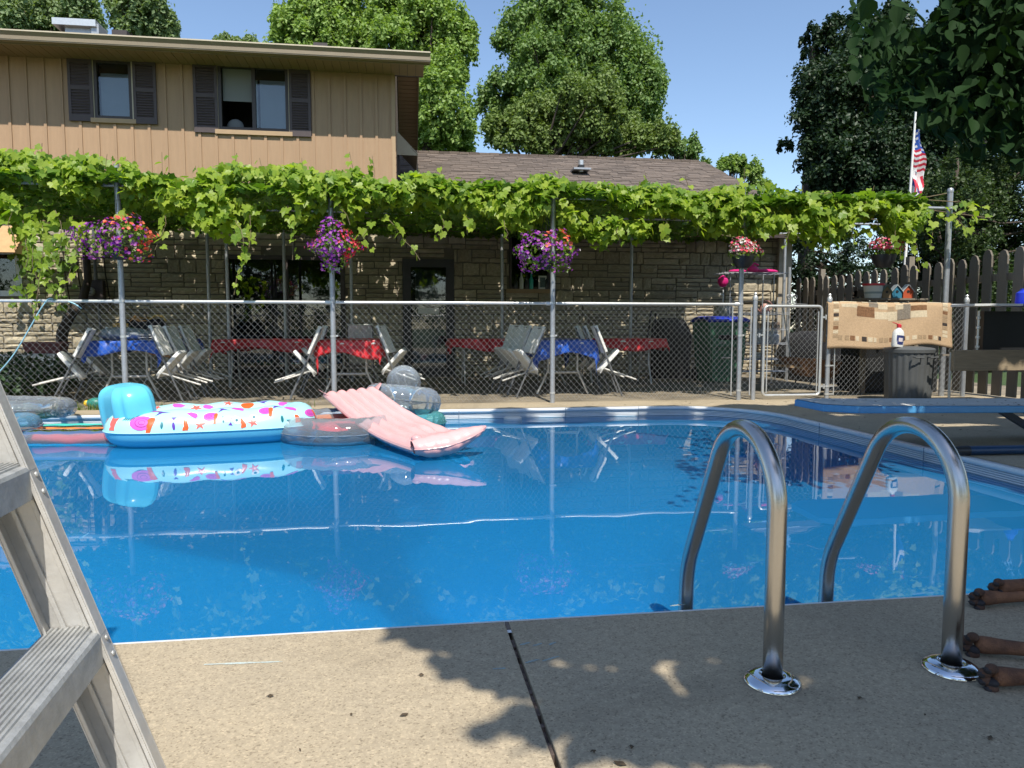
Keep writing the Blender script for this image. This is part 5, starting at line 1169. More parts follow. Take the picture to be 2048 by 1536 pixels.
birdhouse(1789, .060, .17, mat('blue_house', (.02,.16,.26), .6), silver, 'blue bird house with a silver roof, in the middle')
birdhouse(1811, .062, .175, mat('orange_house', (.42,.07,.02), .6), silver, 'orange red bird house with a round entry hole, right of the three')
# rug over the rail
rx0, rx1 = Yp(1661,650,8.4).x, Yp(1910,650,8.4).x
rg = thing('patchwork_rug', 'tan patchwork rug draped over the fence rail beside the gate', 'rug', ((rx0+rx1)/2, 8.4, 0)); zt = 1.212; Lz = zt-Yp(1780,697,8.4).z
def rugS(u, s, off=0.0):   # s metres down the front from the rail crest
    x_ = rx0+(rx1-rx0)*u; sag = .02*math.sin(u*PI*3+.4)-.02*u
    if s < .06: a = s/.06*PI/2; return Vector((x_, FY-(.030+off)*math.sin(a), zt-.025+(.030+off)*math.cos(a)+sag*.3))
    k = s-.06; return Vector((x_+(k*-.05 if u < .1 else 0), FY-.030-off-.035*k/.5-.012*math.sin(u*17+k*4)*min(1,k/.2), zt-.025-k*(1+.05*math.sin(u*5+1))+sag))
def rug_piece(name, u0, u1, s0, s1, mt, th, parent):
    nu, ns = max(3, int((u1-u0)*36)), max(3, int((s1-s0)/.035)); m = MB(); m.grid(lambda u, v: rugS(u0+(u1-u0)*u, s0+(s1-s0)*v, th), nu, ns); o = m.build(name, mt, parent, world=True, smooth=('all' if th < .004 else False)); q = o.modifiers.new('s','SOLIDIFY'); q.thickness = .006; q.offset = 1 if th > .004 else -1; return o
rmat = lambda n, c, v=.25: mat(n, c, .95, var=v, nscale=45, bump=.6, bscale=120)
RM = {'base': rmat('rug_tan', (.50,.35,.21), .18), 'cream': rmat('rug_cream', (.62,.52,.36)), 'brown': rmat('rug_brown', (.26,.13,.06), .5), 'grey': rmat('rug_grey', (.27,.23,.18), .4), 'dark': rmat('rug_dark', (.045,.035,.03)), 'mid': rmat('rug_mid', (.38,.27,.16))}
rug_piece('rug_front', 0, 1, 0, Lz+.02, RM['base'], 0, rg)
m = MB(); m.grid(lambda u, v: Vector((rx0+(rx1-rx0)*u, FY+.032*math.sin(v*PI/2) if v < .2 else FY+.035+.01*v, zt+.005-(.5*v if v > .2 else .1*v))), 20, 10); m.build('rug_back', RM['base'], rg, world=True, smooth='all').modifiers.new('s','SOLIDIFY').thickness = .008
F = lambda px: (px-227)/(1125-227)   # crop columns -> fraction across
Sv = lambda py: (py-596)/(950-596)*Lz
for (x0_, x1_, y0_, y1_, c) in ((320,436,600,660,'cream'),(432,556,615,720,'brown'),(470,515,598,614,'cream'),(518,582,598,640,'grey'),(583,650,598,652,'cream'),(650,700,598,668,'mid'),(708,765,600,655,'cream'),(765,818,600,738,'grey'),(722,764,658,738,'grey'),(820,936,600,676,'brown'),(556,650,672,730,'cream'),(652,720,670,742,'cream'),(722,822,740,742.5,'dark'),(820,935,680,734,'cream'),(944,1050,600,612,'cream')):
    rug_piece('patch', F(x0_), F(x1_), Sv(y0_), Sv(y1_), RM[c], .0075, rg)
bc = ['cream','mid','cream','dark','cream','mid','brown','cream','mid']
for i in range(9): rug_piece('patch', F(265), F(302), Sv(612+i*31), Sv(636+i*31), RM[bc[i]], .0085, rg); rug_piece('patch', F(1055), F(1092), Sv(612+i*31), Sv(636+i*31), RM[bc[(i*2+2) % 9]], .0085, rg)
for i in range(19): rug_piece('patch', F(305+i*40), F(305+i*40+(32 if i % 3 else 20)), Sv(866+i*1.0), Sv(902+i*.8), RM[['mid','cream','cream','brown','cream','mid','dark'][(i*5) % 7]], .0085, rg)
# bin with lid and bottle
gc = thing('grey_trash_can', 'large round grey plastic trash can with a lid in front of the rug', 'trash can', (Yp(1816,760,8.0).x, 8.0, 0)); rr = .27
m = MB().grid(lambda u, v: ((rr*(.92+.09*v)+.004*math.cos(u*2*PI*24))*math.cos(2*PI*u), (rr*(.92+.09*v)+.004*math.cos(u*2*PI*24))*math.sin(2*PI*u), .62*v), 120, 4, cu=True); m.build('body', M['grey_can'], gc, smooth='all')
MB().lathe([(rr*1.0,.60),(rr*1.06,.60),(rr*1.07,.64),(rr*1.0,.655),(rr*.5,.672),(.001,.676)], 40).build('lid', M['grey_can'], gc, smooth=True)
for s in (-1, 1): MB().tube([(s*rr*.35-.05,-rr*.98,.56),(s*rr*.35-.05,-rr*1.16,.55),(s*rr*.35+.05,-rr*1.16,.55),(s*rr*.35+.05,-rr*.98,.56)], .010, 6).build('handle', M['grey_can'], gc, smooth=True)
bo = thing('white_bottle', 'white squeeze bottle with a red nozzle cap standing on the trash can lid', 'bottle', (Yp(1794,690,7.92).x, 7.92, .667), (0,R(5),R(12)))
loft('body', M['white'], bo, [((0,0,0),.07,.04),((0,0,.02),.075,.045),((0,0,.17),.072,.042),((0,0,.20),.055,.035),((0,0,.22),.025,.025),((0,0,.235),.02,.02)], 20)
m = MB().lathe([(.026,.232),(.028,.262),(.012,.275),(.001,.28)], 12); m.tube([(0,0,.262),(-.06,-.01,.275),(-.13,-.02,.285)], [.009,.007,.004], 8); m.build('red_cap', M['redvinyl'], bo, smooth=True)
MB().grid(lambda u, v: (.0735*math.sin((u-.5)*1.7), -.0468*math.cos((u-.5)*1.5)-.0005, .03+.11*v), 8, 2).build('label', mat('label_navy', (.03,.04,.14), .4), bo); MB().grid(lambda u, v: (.060*math.sin((u-.5)*1.5), -.0482*math.cos((u-.5)*1.3)-.0008, .065+.045*v), 8, 2).build('label_panel', mat('label_pale', (.62,.55,.55), .4), bo)
text('OIL', .03, M['redvinyl'], bo, (0,-.0495,.128), (R(90),0,0)) if False else None
# cart with timber front at the right edge
ct = thing('work_bench', 'black fronted work bench with a pale timber beam along it at the right edge', 'bench', (7.0, 7.5, 0)); q0 = Yp(1904,722,7.35); q1 = Yp(2120,730,7.30)
bevel(MB().box((q0.x,7.32,Yp(1904,742,7.35).z),(q1.x+.2,7.37,Yp(1904,700,7.35).z)).build('front_beam', M['plank'], ct, world=True), .006, 2)
MB().box((Yp(1958,700,7.5).x,7.45,.60),(q1.x+.2,7.51,1.085)).build('black_panel', M['black'], ct, world=True)
MB().box((q0.x+.02,7.52,.575),(q1.x+.2,7.56,.595)).build('shelf', M['wood'], ct, world=True)
for x_ in (q0.x+.02, q1.x+.1): MB().tube([(x_,7.395,0),(x_,7.395,.62)], .014, 8).build('leg', M['tubew'], ct, world=True, smooth=True)
x_ = Yp(1950,700,7.45).x; m = MB().tube([(x_,7.42,.60),(x_,7.42,1.09)], .012, 8)
for k in range(4): m.lathe([(.001,-.02),(.022,-.012),(.022,.012),(.001,.02)], 10, (x_,7.42,.68+.11*k))
m.build('clamp_rod', M['galv_bright'], ct, world=True, smooth=True)
tr = thing('foam_board', 'thin white and blue board lying level on the work bench', 'board', (Yp(1990,612,7.4).x, 7.4, 0)); z_ = Yp(1990,611,7.4).z
xa, xb, xc = Yp(1922,612,7.4).x, Yp(2005,612,7.4).x, Yp(2048,612,7.4).x+.3
MB().prism([(xa,7.2),(xa+.12,7.12),(xb,7.12),(xb,7.62),(xa+.05,7.62)], z_-.012, z_+.012).build('white_part', M['white'], tr, world=True); MB().box((xb+.002,7.12,z_-.010),(xc,7.62,z_+.012)).build('blue_part', M['blue_lid'], tr, world=True)
bj = thing('blue_jug', 'blue plastic jug at the right picture edge on the work bench', 'jug', (Yp(2046,590,7.4).x, 7.4, z_+.012)); MB().lathe([(.001,0),(.07,0),(.075,.02),(.07,.13),(.03,.16),(.03,.18),(.001,.18)], 16).build('body', M['blue_lid'], bj, smooth=True); MB().tube([(.06,0,.04),(.11,0,.08),(.06,0,.14)], .01, 8).build('handle', M['blue_lid'], bj, smooth=True)
# toy football and weeds
fb_ = thing('foam_football', 'small green foam football with yellow ends at the pool edge', 'ball', G(187,818,0)+Vector((0,.06,.06)))
MB().grid(lambda u, v: (-.095+.19*v, .062*math.sin(PI*(.12+.76*v))*math.cos(2*PI*u), .062*math.sin(PI*(.12+.76*v))*math.sin(2*PI*u)), 18, 10, cu=True).build('body', M['ballgreen'], fb_, smooth=True)
for s in (-1, 1): MB().ball((s*.092,0,0), .032,.036,.036).build('yellow_end', M['yellow'], fb_, smooth=True)
def tuft(P, h, sp, name, label, mt=M['grass'], lean=.35):
    n = len(P); vs = [(-.5,0,0),(.5,0,0),(.3,.25,.6),(0,.6,1),(-.3,.25,.6)]; fs = [(0,1,2,4),(4,2,3)]
    o = scatter(name, vs, fs, P, rots(n, 0, lean), np.stack([np.full(n,.008)*rng.uniform(.6,1.4,n), h*rng.uniform(.2,.5,n), h*rng.uniform(.5,1.2,n)],1), mt); tag(o, label, 'grass', kind='stuff'); return o
ps = []
for px, s in ((225,.12),(150,.10),(175,.06),(245,.10),(330,.05),(560,.05),(600,.05),(25,.3),(60,.2),(260,.04),(690,.03)):
    c = G(px, 812, 0)
    for k in range(int(70*s/.1)): ps.append((c.x+random.gauss(0,s*1.6), min(8.45,max(8.02,c.y+.2+random.gauss(0,.06))), 0))
tuft(np.array(ps), .09, .1, 'weeds', 'tufts of weeds along the far edge of the pool deck')
ps = [(random.uniform(-9,-4.9), random.uniform(8.7,12.2), 0) for _ in range(9000)]; tuft(np.array(ps), .22, .1, 'long_grass', 'tangled long grass in the garden bed left of the tables', leaf_mat('bed_grass', (.05,.075,.03), (.13,.12,.05), .2))
sb_ = thing('ground_shrub', 'low dark green shrub behind the fence at the far left', 'shrub', (-4.9, 9.9, 0)); n = 2600; P_ = rng.normal(0,1,(n,3)); P_ /= np.linalg.norm(P_,axis=1)[:,None]; P_ = P_*rng.uniform(.5,1,(n,1))*np.array([.75,.6,.34])+np.array([-4.9,9.9,.26]); P_ = P_[P_[:,2] > .01]; scatter('leaves', [(0,-.5,0),(.3,0,.05),(0,.5,0),(-.3,0,.05)], [(0,1,2,3)], P_, rots(len(P_),.7,.5), rng.uniform(.05,.10,len(P_)), [leaf_mat('shrub_leaf', (.02,.05,.02), (.05,.10,.035), .25)], sb_)
# ------------------------------------------------------------------ pool floats
def ring(parent, name, R0, r, mt, c=(0,0,0), tilt=(0,0,0), ex=1.0, n=48, k=14, wr=.004, arc=(0,1)):
    Mx = Matrix.Translation(c) @ Euler(tilt).to_matrix().to_4x4()
    def f(u, v):
        a = 2*PI*(arc[0]+(arc[1]-arc[0])*u); b = 2*PI*v; rr = r+wr*math.sin(a*23)*(.5+.5*math.cos(b))
        return Mx @ Vector(((R0-r+rr*math.cos(b))*math.cos(a)*ex, (R0-r+rr*math.cos(b))*math.sin(a), rr*math.sin(b)))
    m = MB().grid(f, n*2, k, cu=(arc == (0,1)), cv=True); o = m.build(name, mt, parent, smooth='all')
    sm = MB().tube([Mx @ Vector(((R0+.004)*math.cos(2*PI*i/60)*ex, (R0+.004)*math.sin(2*PI*i/60), 0)) for i in range(60)], .0035, 4, closed=True); sm.build('seam', mt, o)
    return o
lo_c = CF(-2.66, 6.46, .03); lf_ = thing('lounge_float', 'pale blue inflatable lounger printed with fish and shells, with a tall puffy headrest', 'pool float', lo_c, (0,0,R(10.5)))
La, Lb, Lr = .88, .43, .172
def path0(u):
    a = 2*PI*u; e = .62; c, s = math.cos(a), math.sin(a); return Vector(((La-Lr)*math.copysign(abs(c)**e, c), (Lb-Lr)*math.copysign(abs(s)**e, s), 0))
_pp = [path0(i/800) for i in range(801)]; _cum = [0.0]
for i in range(800): _cum.append(_cum[-1]+(_pp[i+1]-_pp[i]).length)
_us = np.array(_cum)/_cum[-1]; _ut = np.linspace(0, 1, 801)
def path(u): return path0(float(np.interp(u % 1.0, _us, _ut)))      # even spacing along the tube
def LS(u, v, off=0):
    p = path(u); t = path(u+.004)-path(u-.004); t.normalize(); nrm = Vector((t.y, -t.x, 0)); b = 2*PI*v
    rr = Lr*(1+.055*math.sin(2*PI*u*9+1.2)*max(0, math.sin(b)))+off+.0025*math.sin(2*PI*u*90)*max(0, .6-abs(b if b < PI else b-2*PI))
    return p+nrm*(rr*math.cos(b))+Vector((0,0,rr*math.sin(b)*(1.0 if math.sin(b) > 0 else .85)))
NU = 200
m = MB().grid(lambda u, v: LS(u, .5*v), NU, 12, cu=True); m.build('printed_top', M['print'], lf_, smooth='all')
m = MB().grid(lambda u, v: LS(u, .5+.5*v), NU, 10, cu=True); m.build('plain_base', M['cyanlow'], lf_, smooth='all')
MB().tube([LS(i/NU, 0, .006) for i in range(NU)], .0035, 4, closed=True).build('seam', M['print'], lf_)
MB().grid(lambda u, v: (-(La-Lr)+2*(La-Lr)*u, -(Lb-Lr)+2*(Lb-Lr)*v, -.05+.012*math.cos(u*30)), 30, 8).build('floor', M['cyan'], lf_, smooth='all')
PATH_L = _cum[-1]
DM = {'shell': mat('print_pink', (.62,.10,.48), .3), 'purple': mat('print_purple', (.12,.04,.38), .3), 'orange': mat('print_orange', (.72,.11,.02), .3), 'teal': mat('print_teal', (.01,.16,.20), .3), 'white': mat('print_white', (.8,.8,.78), .3), 'coral': mat('print_coral', (.75,.13,.10), .3), 'shellline': mat('print_shell_line', (.35,.03,.30), .3)}
def star(n, a, b, ph=0): return [((a if k % 2 == 0 else b)*math.cos(PI*k/n+ph), (a if k % 2 == 0 else b)*math.sin(PI*k/n+ph)) for k in range(2*n)]
def ell(a, b, n=16, ph=0): return [(a*math.cos(2*PI*k/n)*math.cos(ph)-b*math.sin(2*PI*k/n)*math.sin(ph), a*math.cos(2*PI*k/n)*math.sin(ph)+b*math.sin(2*PI*k/n)*math.cos(ph)) for k in range(n)]
SH = {'shell': ell(.050,.045), 'leafp': [(-.04,.02),(-.01,.035),(.03,.02),(.035,-.01),(.02,-.03),(-.01,-.01)], 'tail': [(-.035,.045),(-.02,.02),(0,.01),(.045,-.035),(.0,-.015),(-.045,-.03),(-.015,.005)], 'star': star(5,.045,.017,PI/2), 'horse': [(-.006,.05),(.014,.045),(.016,.02),(.010,-.02),(.008,-.055),(-.012,-.055),(-.014,-.01),(-.02,.03)], 'fish': ell(.010,.030), 'fishh': ell(.026,.036,14,.5), 'carrot': [(-.012,.035),(.008,.03),(.020,-.02),(.014,-.04),(-.018,-.04)], 'tri': [(-.018,.012),(.018,.012),(0,-.018)]}
dec = {}
def decal(u0, v0, shape, mt, sc=1.0, rot=0, lift=.0022):
    m = dec.setdefault(mt, MB()); po = [(x*math.cos(rot)-y*math.sin(rot), x*math.sin(rot)+y*math.cos(rot)) for x, y in (SH[shape] if isinstance(shape, str) else shape)]
    cx = sum(p[0] for p in po)/len(po); cy = sum(p[1] for p in po)/len(po); vs = []; n = len(po)
    def W3(x, y): return LS((u0+x*sc/PATH_L) % 1, v0+y*sc/(2*PI*Lr), lift)
    vs.append(W3(cx, cy))
    for f in (.5, 1.0): vs += [W3(cx+(p[0]-cx)*f, cy+(p[1]-cy)*f) for p in po]
    fs = [(0, 1+(k+1) % n, 1+k) for k in range(n)]+[(1+k, 1+(k+1) % n, 1+n+(k+1) % n, 1+n+k) for k in range(n)]
    m.add(vs, [tuple(reversed(f)) for f in fs])
# near side of the ring runs u=.5 (head end) -> .75 -> 1 (foot end)
def shell(u, v, s=1.0):
    decal(u, v, 'shell', 'shell', s)
    for k in range(2): decal(u, v, ell(.030-.014*k,.028-.013*k), 'shellline', s, lift=.0030+.0008*k); decal(u, v, ell(.026-.014*k,.024-.013*k), 'shell', s, lift=.0034+.0008*k)
    decal(u+.038*s/PATH_L, v-.018, 'horse', 'orange', s*.95, -.15, .0045)
shell(.600,.085,1.5); shell(.745,.125,1.05); shell(.872,.165,1.05); shell(.965,.10,.9)
for u, v, sh_, mt_, sc, ro in ((.635,.20,'tail','purple',1.25,.3),(.64,.06,'fish','teal',1,0),(.665,.05,'fish','purple',1.1,.1),(.665,.11,'tri','purple',1,0),(.69,.06,'carrot','orange',1.25,0),(.705,.14,'leafp','shell',1.15,0),(.722,.055,'star','coral',1.1,0),(.775,.20,'tail','purple',1.1,.2),(.775,.09,'fish','teal',1,.1),(.792,.05,'tri','purple',1,3),(.792,.09,'tri','purple',.9,0),(.806,.08,'fishh','white',1.1,0),(.818,.06,'carrot','orange',1.2,.3),(.81,.20,'leafp','shell',1.3,.4),(.842,.055,'star','coral',1.0,.3),(.845,.10,'fishh','white',.95,.4),(.905,.07,'fish','teal',1,0),(.90,.21,'tail','purple',1,.2),(.918,.05,'tri','teal',1,0),(.935,.07,'carrot','orange',1.0,0),(.93,.17,'leafp','shell',1.2,.2),(.55,.09,'horse','coral',1.4,0),(.52,.12,'carrot','coral',1.4,.2),(.49,.14,'shell','purple',.7,0),(.62,.24,'leafp','shell',1.3,1),(.345,.30,'leafp','shell',1.5,.2),(.30,.34,'star','coral',1.3,0),(.27,.32,'leafp','shell',1.4,0),(.22,.30,'star','coral',1.2,.5),(.17,.32,'shell','orange',1.2,0),(.13,.30,'tail','purple',1.3,0),(.07,.30,'shell','shell',1.0,0),(.40,.30,'star','coral',1.0,0),(.03,.2,'leafp','shell',1.3,0)):
    decal(u, v, sh_, mt_, sc, ro)
for k in range(5): decal(.572+.004*k, .14, ell(.004,.05,8,-.5), 'teal', 1.1)
for u, v in ((.806,.08),(.845,.10)): decal(u, v, ell(.012,.014), 'teal', 1, lift=.0045)
for k, m in dec.items(): m.build('printed_figures', DM[k], lf_, smooth='all', kind='stuff')
hd = MB(); Mx = Matrix.Translation((-.68, -.02, .12)) @ Matrix.Rotation(R(30),4,'Z') @ Matrix.Rotation(R(-8),4,'Y')
def HS(u, v):
    a = 2*PI*u; t = (v-.5)*2; e = .55; ct_ = math.cos(t*PI/2); st_ = math.sin(t*PI/2)
    h = math.copysign(abs(st_)**.62, st_); ra = max(.0,abs(ct_))**.42
    c, s = math.cos(a), math.sin(a); x_ = .155*math.copysign(abs(c)**.8, c); y_ = .31*math.copysign(abs(s)**.55, s)
    rib = 1+.22*abs(math.cos(y_/.31*PI*2.0))*(1 if c < .35 else .2)
    wid = 1+.12*max(0,-h)
    return Mx @ Vector((x_*ra*rib, y_*ra*wid, h*.225+.04))
hd.grid(HS, 72, 28, cu=True).build('headrest', M['cyan'], lf_, smooth='all')
# clear ring with red seat
t = thing('clear_ring_float', 'round clear swim ring with a red seat floating under the pink mattress', 'pool float', CF(-1.58, 6.66, -.02)); ring(t, 'ring', .58, .135, M['clear'], ex=1.0, wr=.006)
MB().grid(lambda u, v: ((.02+.42*v)*math.cos(2*PI*u), (.02+.42*v)*math.sin(2*PI*u), -.03+.06*v*v+.01*math.sin(u*40)), 40, 6, cu=True).build('seat', M['redvinyl'], t, smooth='all')
MB().tube([(.44*math.cos(a), .44*math.sin(a), .04) for a in np.linspace(.3,2.6,20)], .035, 8).build('backrest', M['orangevinyl'], t, smooth=True)
# stack behind
t = thing('teal_ring_float', 'teal tinted clear ring lying lowest by the far wall beside the pink mattress', 'pool float', CF(-1.02, 7.20, -.04)); ring(t, 'ring', .36, .10, M['clearteal'])
t = thing('clear_chair_float', 'smoky clear inflatable ring tilted on top of the teal ring', 'pool float', CF(-1.13, 7.42, .155)); ring(t, 'ring', .40, .15, M['clear'], tilt=(R(-6),R(6),0), wr=.006)
MB().grid(lambda u, v: ((.02+.2*v)*math.cos(2*PI*u), (.02+.2*v)*math.sin(2*PI*u), -.05+.02*v), 24, 3, cu=True).build('seat', M['clearblue'], t, smooth='all')
t = thing('clear_beach_ball', 'clear round inflatable ball sitting on the smoky ring', 'beach ball', CF(-1.12, 7.48, .335)); MB().ball((0,0,0), .178, n=36).build('ball', M['clear'], t, smooth='all'); MB().tube([(.179*math.cos(a),.179*math.sin(a),-.05) for a in np.linspace(0,2*PI,40,endpoint=False)], .003, 4, closed=True).build('seam', M['clear'], t)
# left group
t = thing('large_clear_ring', 'large clear ring float, upper one of the pile at the far left', 'pool float', CF(-4.92, 7.0, .13)); ring(t, 'ring', .60, .09, M['clear'], tilt=(R(-3),R(2),0), wr=.006)
t = thing('blue_clear_ring', 'blue tinted clear ring float below the large clear one at the far left', 'pool float', CF(-4.62, 6.25, .03)); ring(t, 'ring', .46, .10, M['clearblue'], wr=.005)
t = thing('striped_mattress_float', 'red, orange and teal striped air mattress in clear vinyl at the far left', 'pool float', CF(-4.02, 6.55, -.07), (0,0,R(-6)))
for k, (mt_, y0) in enumerate((('redvinyl',-.24),('redvinyl',-.11),('orangevinyl',.02),('clear',.15),('teal',.28))):
    MB().grid(lambda u, v: (-.78+1.50*u, y0+.068*math.cos(PI*v*2)*(1-.3*abs(u-.5)**4*8), .01+.052*math.sin(PI*v*2)*(1-.9*(abs(u-.5)*2)**10)+.0018*math.sin(u*47+k)+.002*math.sin(u*13+k*2)+.03*math.exp(-((u-.62)/.10)**2)*(-1 if k < 2 else 0)), 60, 12, cv=True).build('air_chamber', M[mt_], t, smooth='all')
m = MB().grid(lambda u, v: (-.85+1.66*u, -.36+.11*math.cos(PI*v*2)*(1-.8*(abs(u-.5)*2)**8), .015+.085*math.sin(PI*v*2)*(1-.9*(abs(u-.5)*2)**10)+.0018*math.sin(u*57)), 70, 12, cv=True); m.build('clear_border', M['clear'], t, smooth='all')
# pink mattress
TL, TR_, BL, BR = CF(-1.84,7.10,.235), CF(-1.36,7.13,.285), CF(-.74,5.50,-.045), CF(-.33,5.92,-.01)
pmx = thing('pink_air_mattress', 'pink ribbed air mattress lying slanted across the floats with its pillow end in the water', 'pool float', (BL+BR)/2)
def PM(u, v, top=1):
    a = TL.lerp(TR_, u); b = BL.lerp(BR, u); p = a.lerp(b, v); p.z += -.075*math.sin(PI*v)*(.8+.4*v)
    w = abs(math.sin(PI*5*u)); ed = min(1, min(v,1-v)/.03+.25)
    th = (.018+.042*w**.75)*ed; p.z += top*th+ (.0035*math.sin(v*29+u*31)*math.sin(v*11) if top > 0 else 0)
    if v > .55 and top > 0: p.z += .018*math.exp(-((u-.62)/.2)**2-((v-.72)/.07)**2)-.02*math.exp(-((u-.8)/.2)**2-((v-.82)/.05)**2)+.012*math.exp(-((u-.3)/.15)**2-((v-.9)/.04)**2)
    return p
m = MB().grid(lambda u, v: PM(u, v), 56, 60); m.build('ribbed_top', M['pinkvinyl'], pmx, world=True, smooth='all')
m = MB().grid(lambda u, v: PM(1-u, v, -1), 56, 60); m.build('underside', M['clear'], pmx, world=True, smooth='all')
ed = [PM(0, v/30, 0) for v in range(31)]; MB().tube([p+Vector((0,0,.005)) for p in ed], .022, 8).build('piping', M['pinkedge'], pmx, world=True, smooth=True)
ed = [PM(1, v/30, 0) for v in range(31)]; MB().tube([p+Vector((0,0,.005)) for p in ed], .022, 8).build('piping', M['pinkedge'], pmx, world=True, smooth=True)
P1, P2 = BL+Vector((-.02,-.02,.03)), CF(-.235,5.66,.105)
def PL(u, v):
    p = P1.lerp(P2, u); r = .125*(max(.02,math.sin(PI*(.06+.90*u)))**.45)*(1-.35*u)+.003*math.sin(u*17+math.sin(v*6)*2)+.002*math.sin(u*41+v*9); d = (P2-P1).normalized(); s = d.cross(Vector((0,0,1))).normalized(); n_ = s.cross(d); b = 2*PI*v
    return p+Vector((0,0,-.035*math.sin(PI*u)))+s*(r*1.25*math.cos(b)*1.0)+n_*(r*.85*math.sin(b))
MB().grid(PL, 60, 20, cv=True).build('pillow', M['pinkvinyl'], pmx, world=True, smooth='all')
MB().tube([PL(u/30, .02)+Vector((0,0,-.01)) for u in range(31)], .006, 6).tube([P2, P2+(P2-P1)*.06+Vector((0,0,.012))], [.03,.008], 8).build('seam', M['pinkedge'], pmx, world=True, smooth=True)
MB().ball((P1.x+.03,P1.y+.04,P1.z+.065), .045,.04,.03).build('valve', M['pinkedge'], pmx, world=True, smooth='all')
for q, nm in ((TL,0),(TR_,1)): 
    d = (q-(TR_ if nm == 0 else TL)).normalized(); MB().grid(lambda u, v: q+d*(.06*u)+Vector((0,0,.02+.045*u))+(BL-TL).normalized()*(.10*v*(1-.6*u)), 5, 5).build('corner_tab', M['pinkedge'], pmx, world=True, smooth='all').modifiers.new('s','SOLIDIFY').thickness = .004

# ------------------------------------------------------------------ diving board and pole
db = thing('diving_board', 'blue sided diving board with a grey non-slip top reaching over the pool', 'diving board', (5.2, 5.06, 0))
m = MB(); x0_ = 3.02; y0_, y1_ = 4.80, 5.38
pol = [(x0_,y0_+.12),(x0_+.20,y0_),(6.4,y0_),(6.4,y1_),(x0_+.10,y1_),(x0_,y1_-.06)]
zt_ = lambda x_: .335-.050*(x_-x0_)/3.5
n = len(pol)
m.add([(x_,y_,zt_(x_)-.052) for x_, y_ in pol]+[(x_,y_,zt_(x_)) for x_, y_ in pol], [tuple(reversed(range(n))), tuple(range(n,2*n))]+[(i,(i+1)%n,n+(i+1)%n,n+i) for i in range(n)])
bevel(m.build('board', M['board_side'], db, world=True), .008, 3)
m = MB(); pol2 = [(x0_+.012,y0_+.13),(x0_+.205,y0_+.012),(6.38,y0_+.012),(6.38,y1_-.012),(x0_+.11,y1_-.012),(x0_+.012,y1_-.065)]
m.add([(x_,y_,zt_(x_)+.003) for x_, y_ in pol2], [tuple(range(n))]); m.build('non_slip_top', M['board_top'], db, world=True)
for s in (4.86, 5.24): MB().bar((4.72,s,.26),(5.15,s,.02),.05,.05).bar((5.9,s,.26),(5.9,s,.02),.05,.05).build('stand_leg', M['navy'], db, world=True, kind='stuff')
MB().tube([(4.72,4.82,.265),(4.72,5.28,.265)], .03, 12).build('fulcrum', M['navy'], db, world=True, smooth=True)
m = MB()
for i in range(34): px_ = random.uniform(x0_+.15, 5.0); py_ = random.uniform(y0_+.03, y1_-.03); a = random.uniform(0,6); s = random.uniform(.005,.013); m.add([(px_+s*math.cos(a+k*1.57)*(1.6 if k % 2 else 1), py_+s*math.sin(a+k*1.57), zt_(px_)+.006+.002*(k % 2)) for k in range(4)], [(0,1,2,3)])
m.build('leaf_litter', M['bark'], db, world=True, kind='stuff')
pl_ = thing('pool_pole', 'dark blue pole with a black end lying on the deck beside the coping', 'pole', (3.83, 4.55, .035)); MB().tube([(.07,0,0),(2.6,-.12,0)], .032, 14).build('tube', M['navy'], pl_, smooth=True); MB().tube([(-.02,.004,0),(.075,0,0)], [.030,.036], 14).build('end_cap', M['black'], pl_, smooth=True)

# ------------------------------------------------------------------ stainless grab rails
def grab(x, label):
    t = thing('grab_rail', label, 'grab rail', (x, 1.667, 0), group='stainless pool grab rails'); r = .1825; zc = .4425; yc = 1.667+r
    p = [Vector((0,0,-.02)), Vector((0,0,.2))]; th = math.radians(180-28.9)
    for k in range(0, 25): a = PI-th*k/24; p.append(Vector((0, r+r*math.cos(a), zc+r*math.sin(a))))
    e = Vector((0, 2.238-1.667, .116)); d = Vector((0, .252, -.457)).normalized(); q = p[-1]
    p += [q.lerp(e, .5), e-d*.06]
    for k in range(1, 8): f = k/7; a0 = d; a1 = Vector((0,.02,-1)).normalized(); dd = a0.lerp(a1, f).normalized(); p.append(p[-1]+dd*.022)
    p += [p[-1]+Vector((0,.01,-.3)), p[-1]+Vector((0,.02,-.95))]
    MB().tube(p, .0245, 28).build('tube', M['steel'], t, smooth='all')
    MB().lathe([(.0255,.012),(.030,.022),(.034,.023),(.052,.019),(.066,.012),(.071,.006),(.0715,.0005)], 48).build('flange', M['chrome'], t, smooth='all')
    return t
grab(.909, 'left stainless steel grab rail at the pool edge with its round chrome base plate')
grab(1.412, 'right stainless steel grab rail at the pool edge, next to the dog paws')

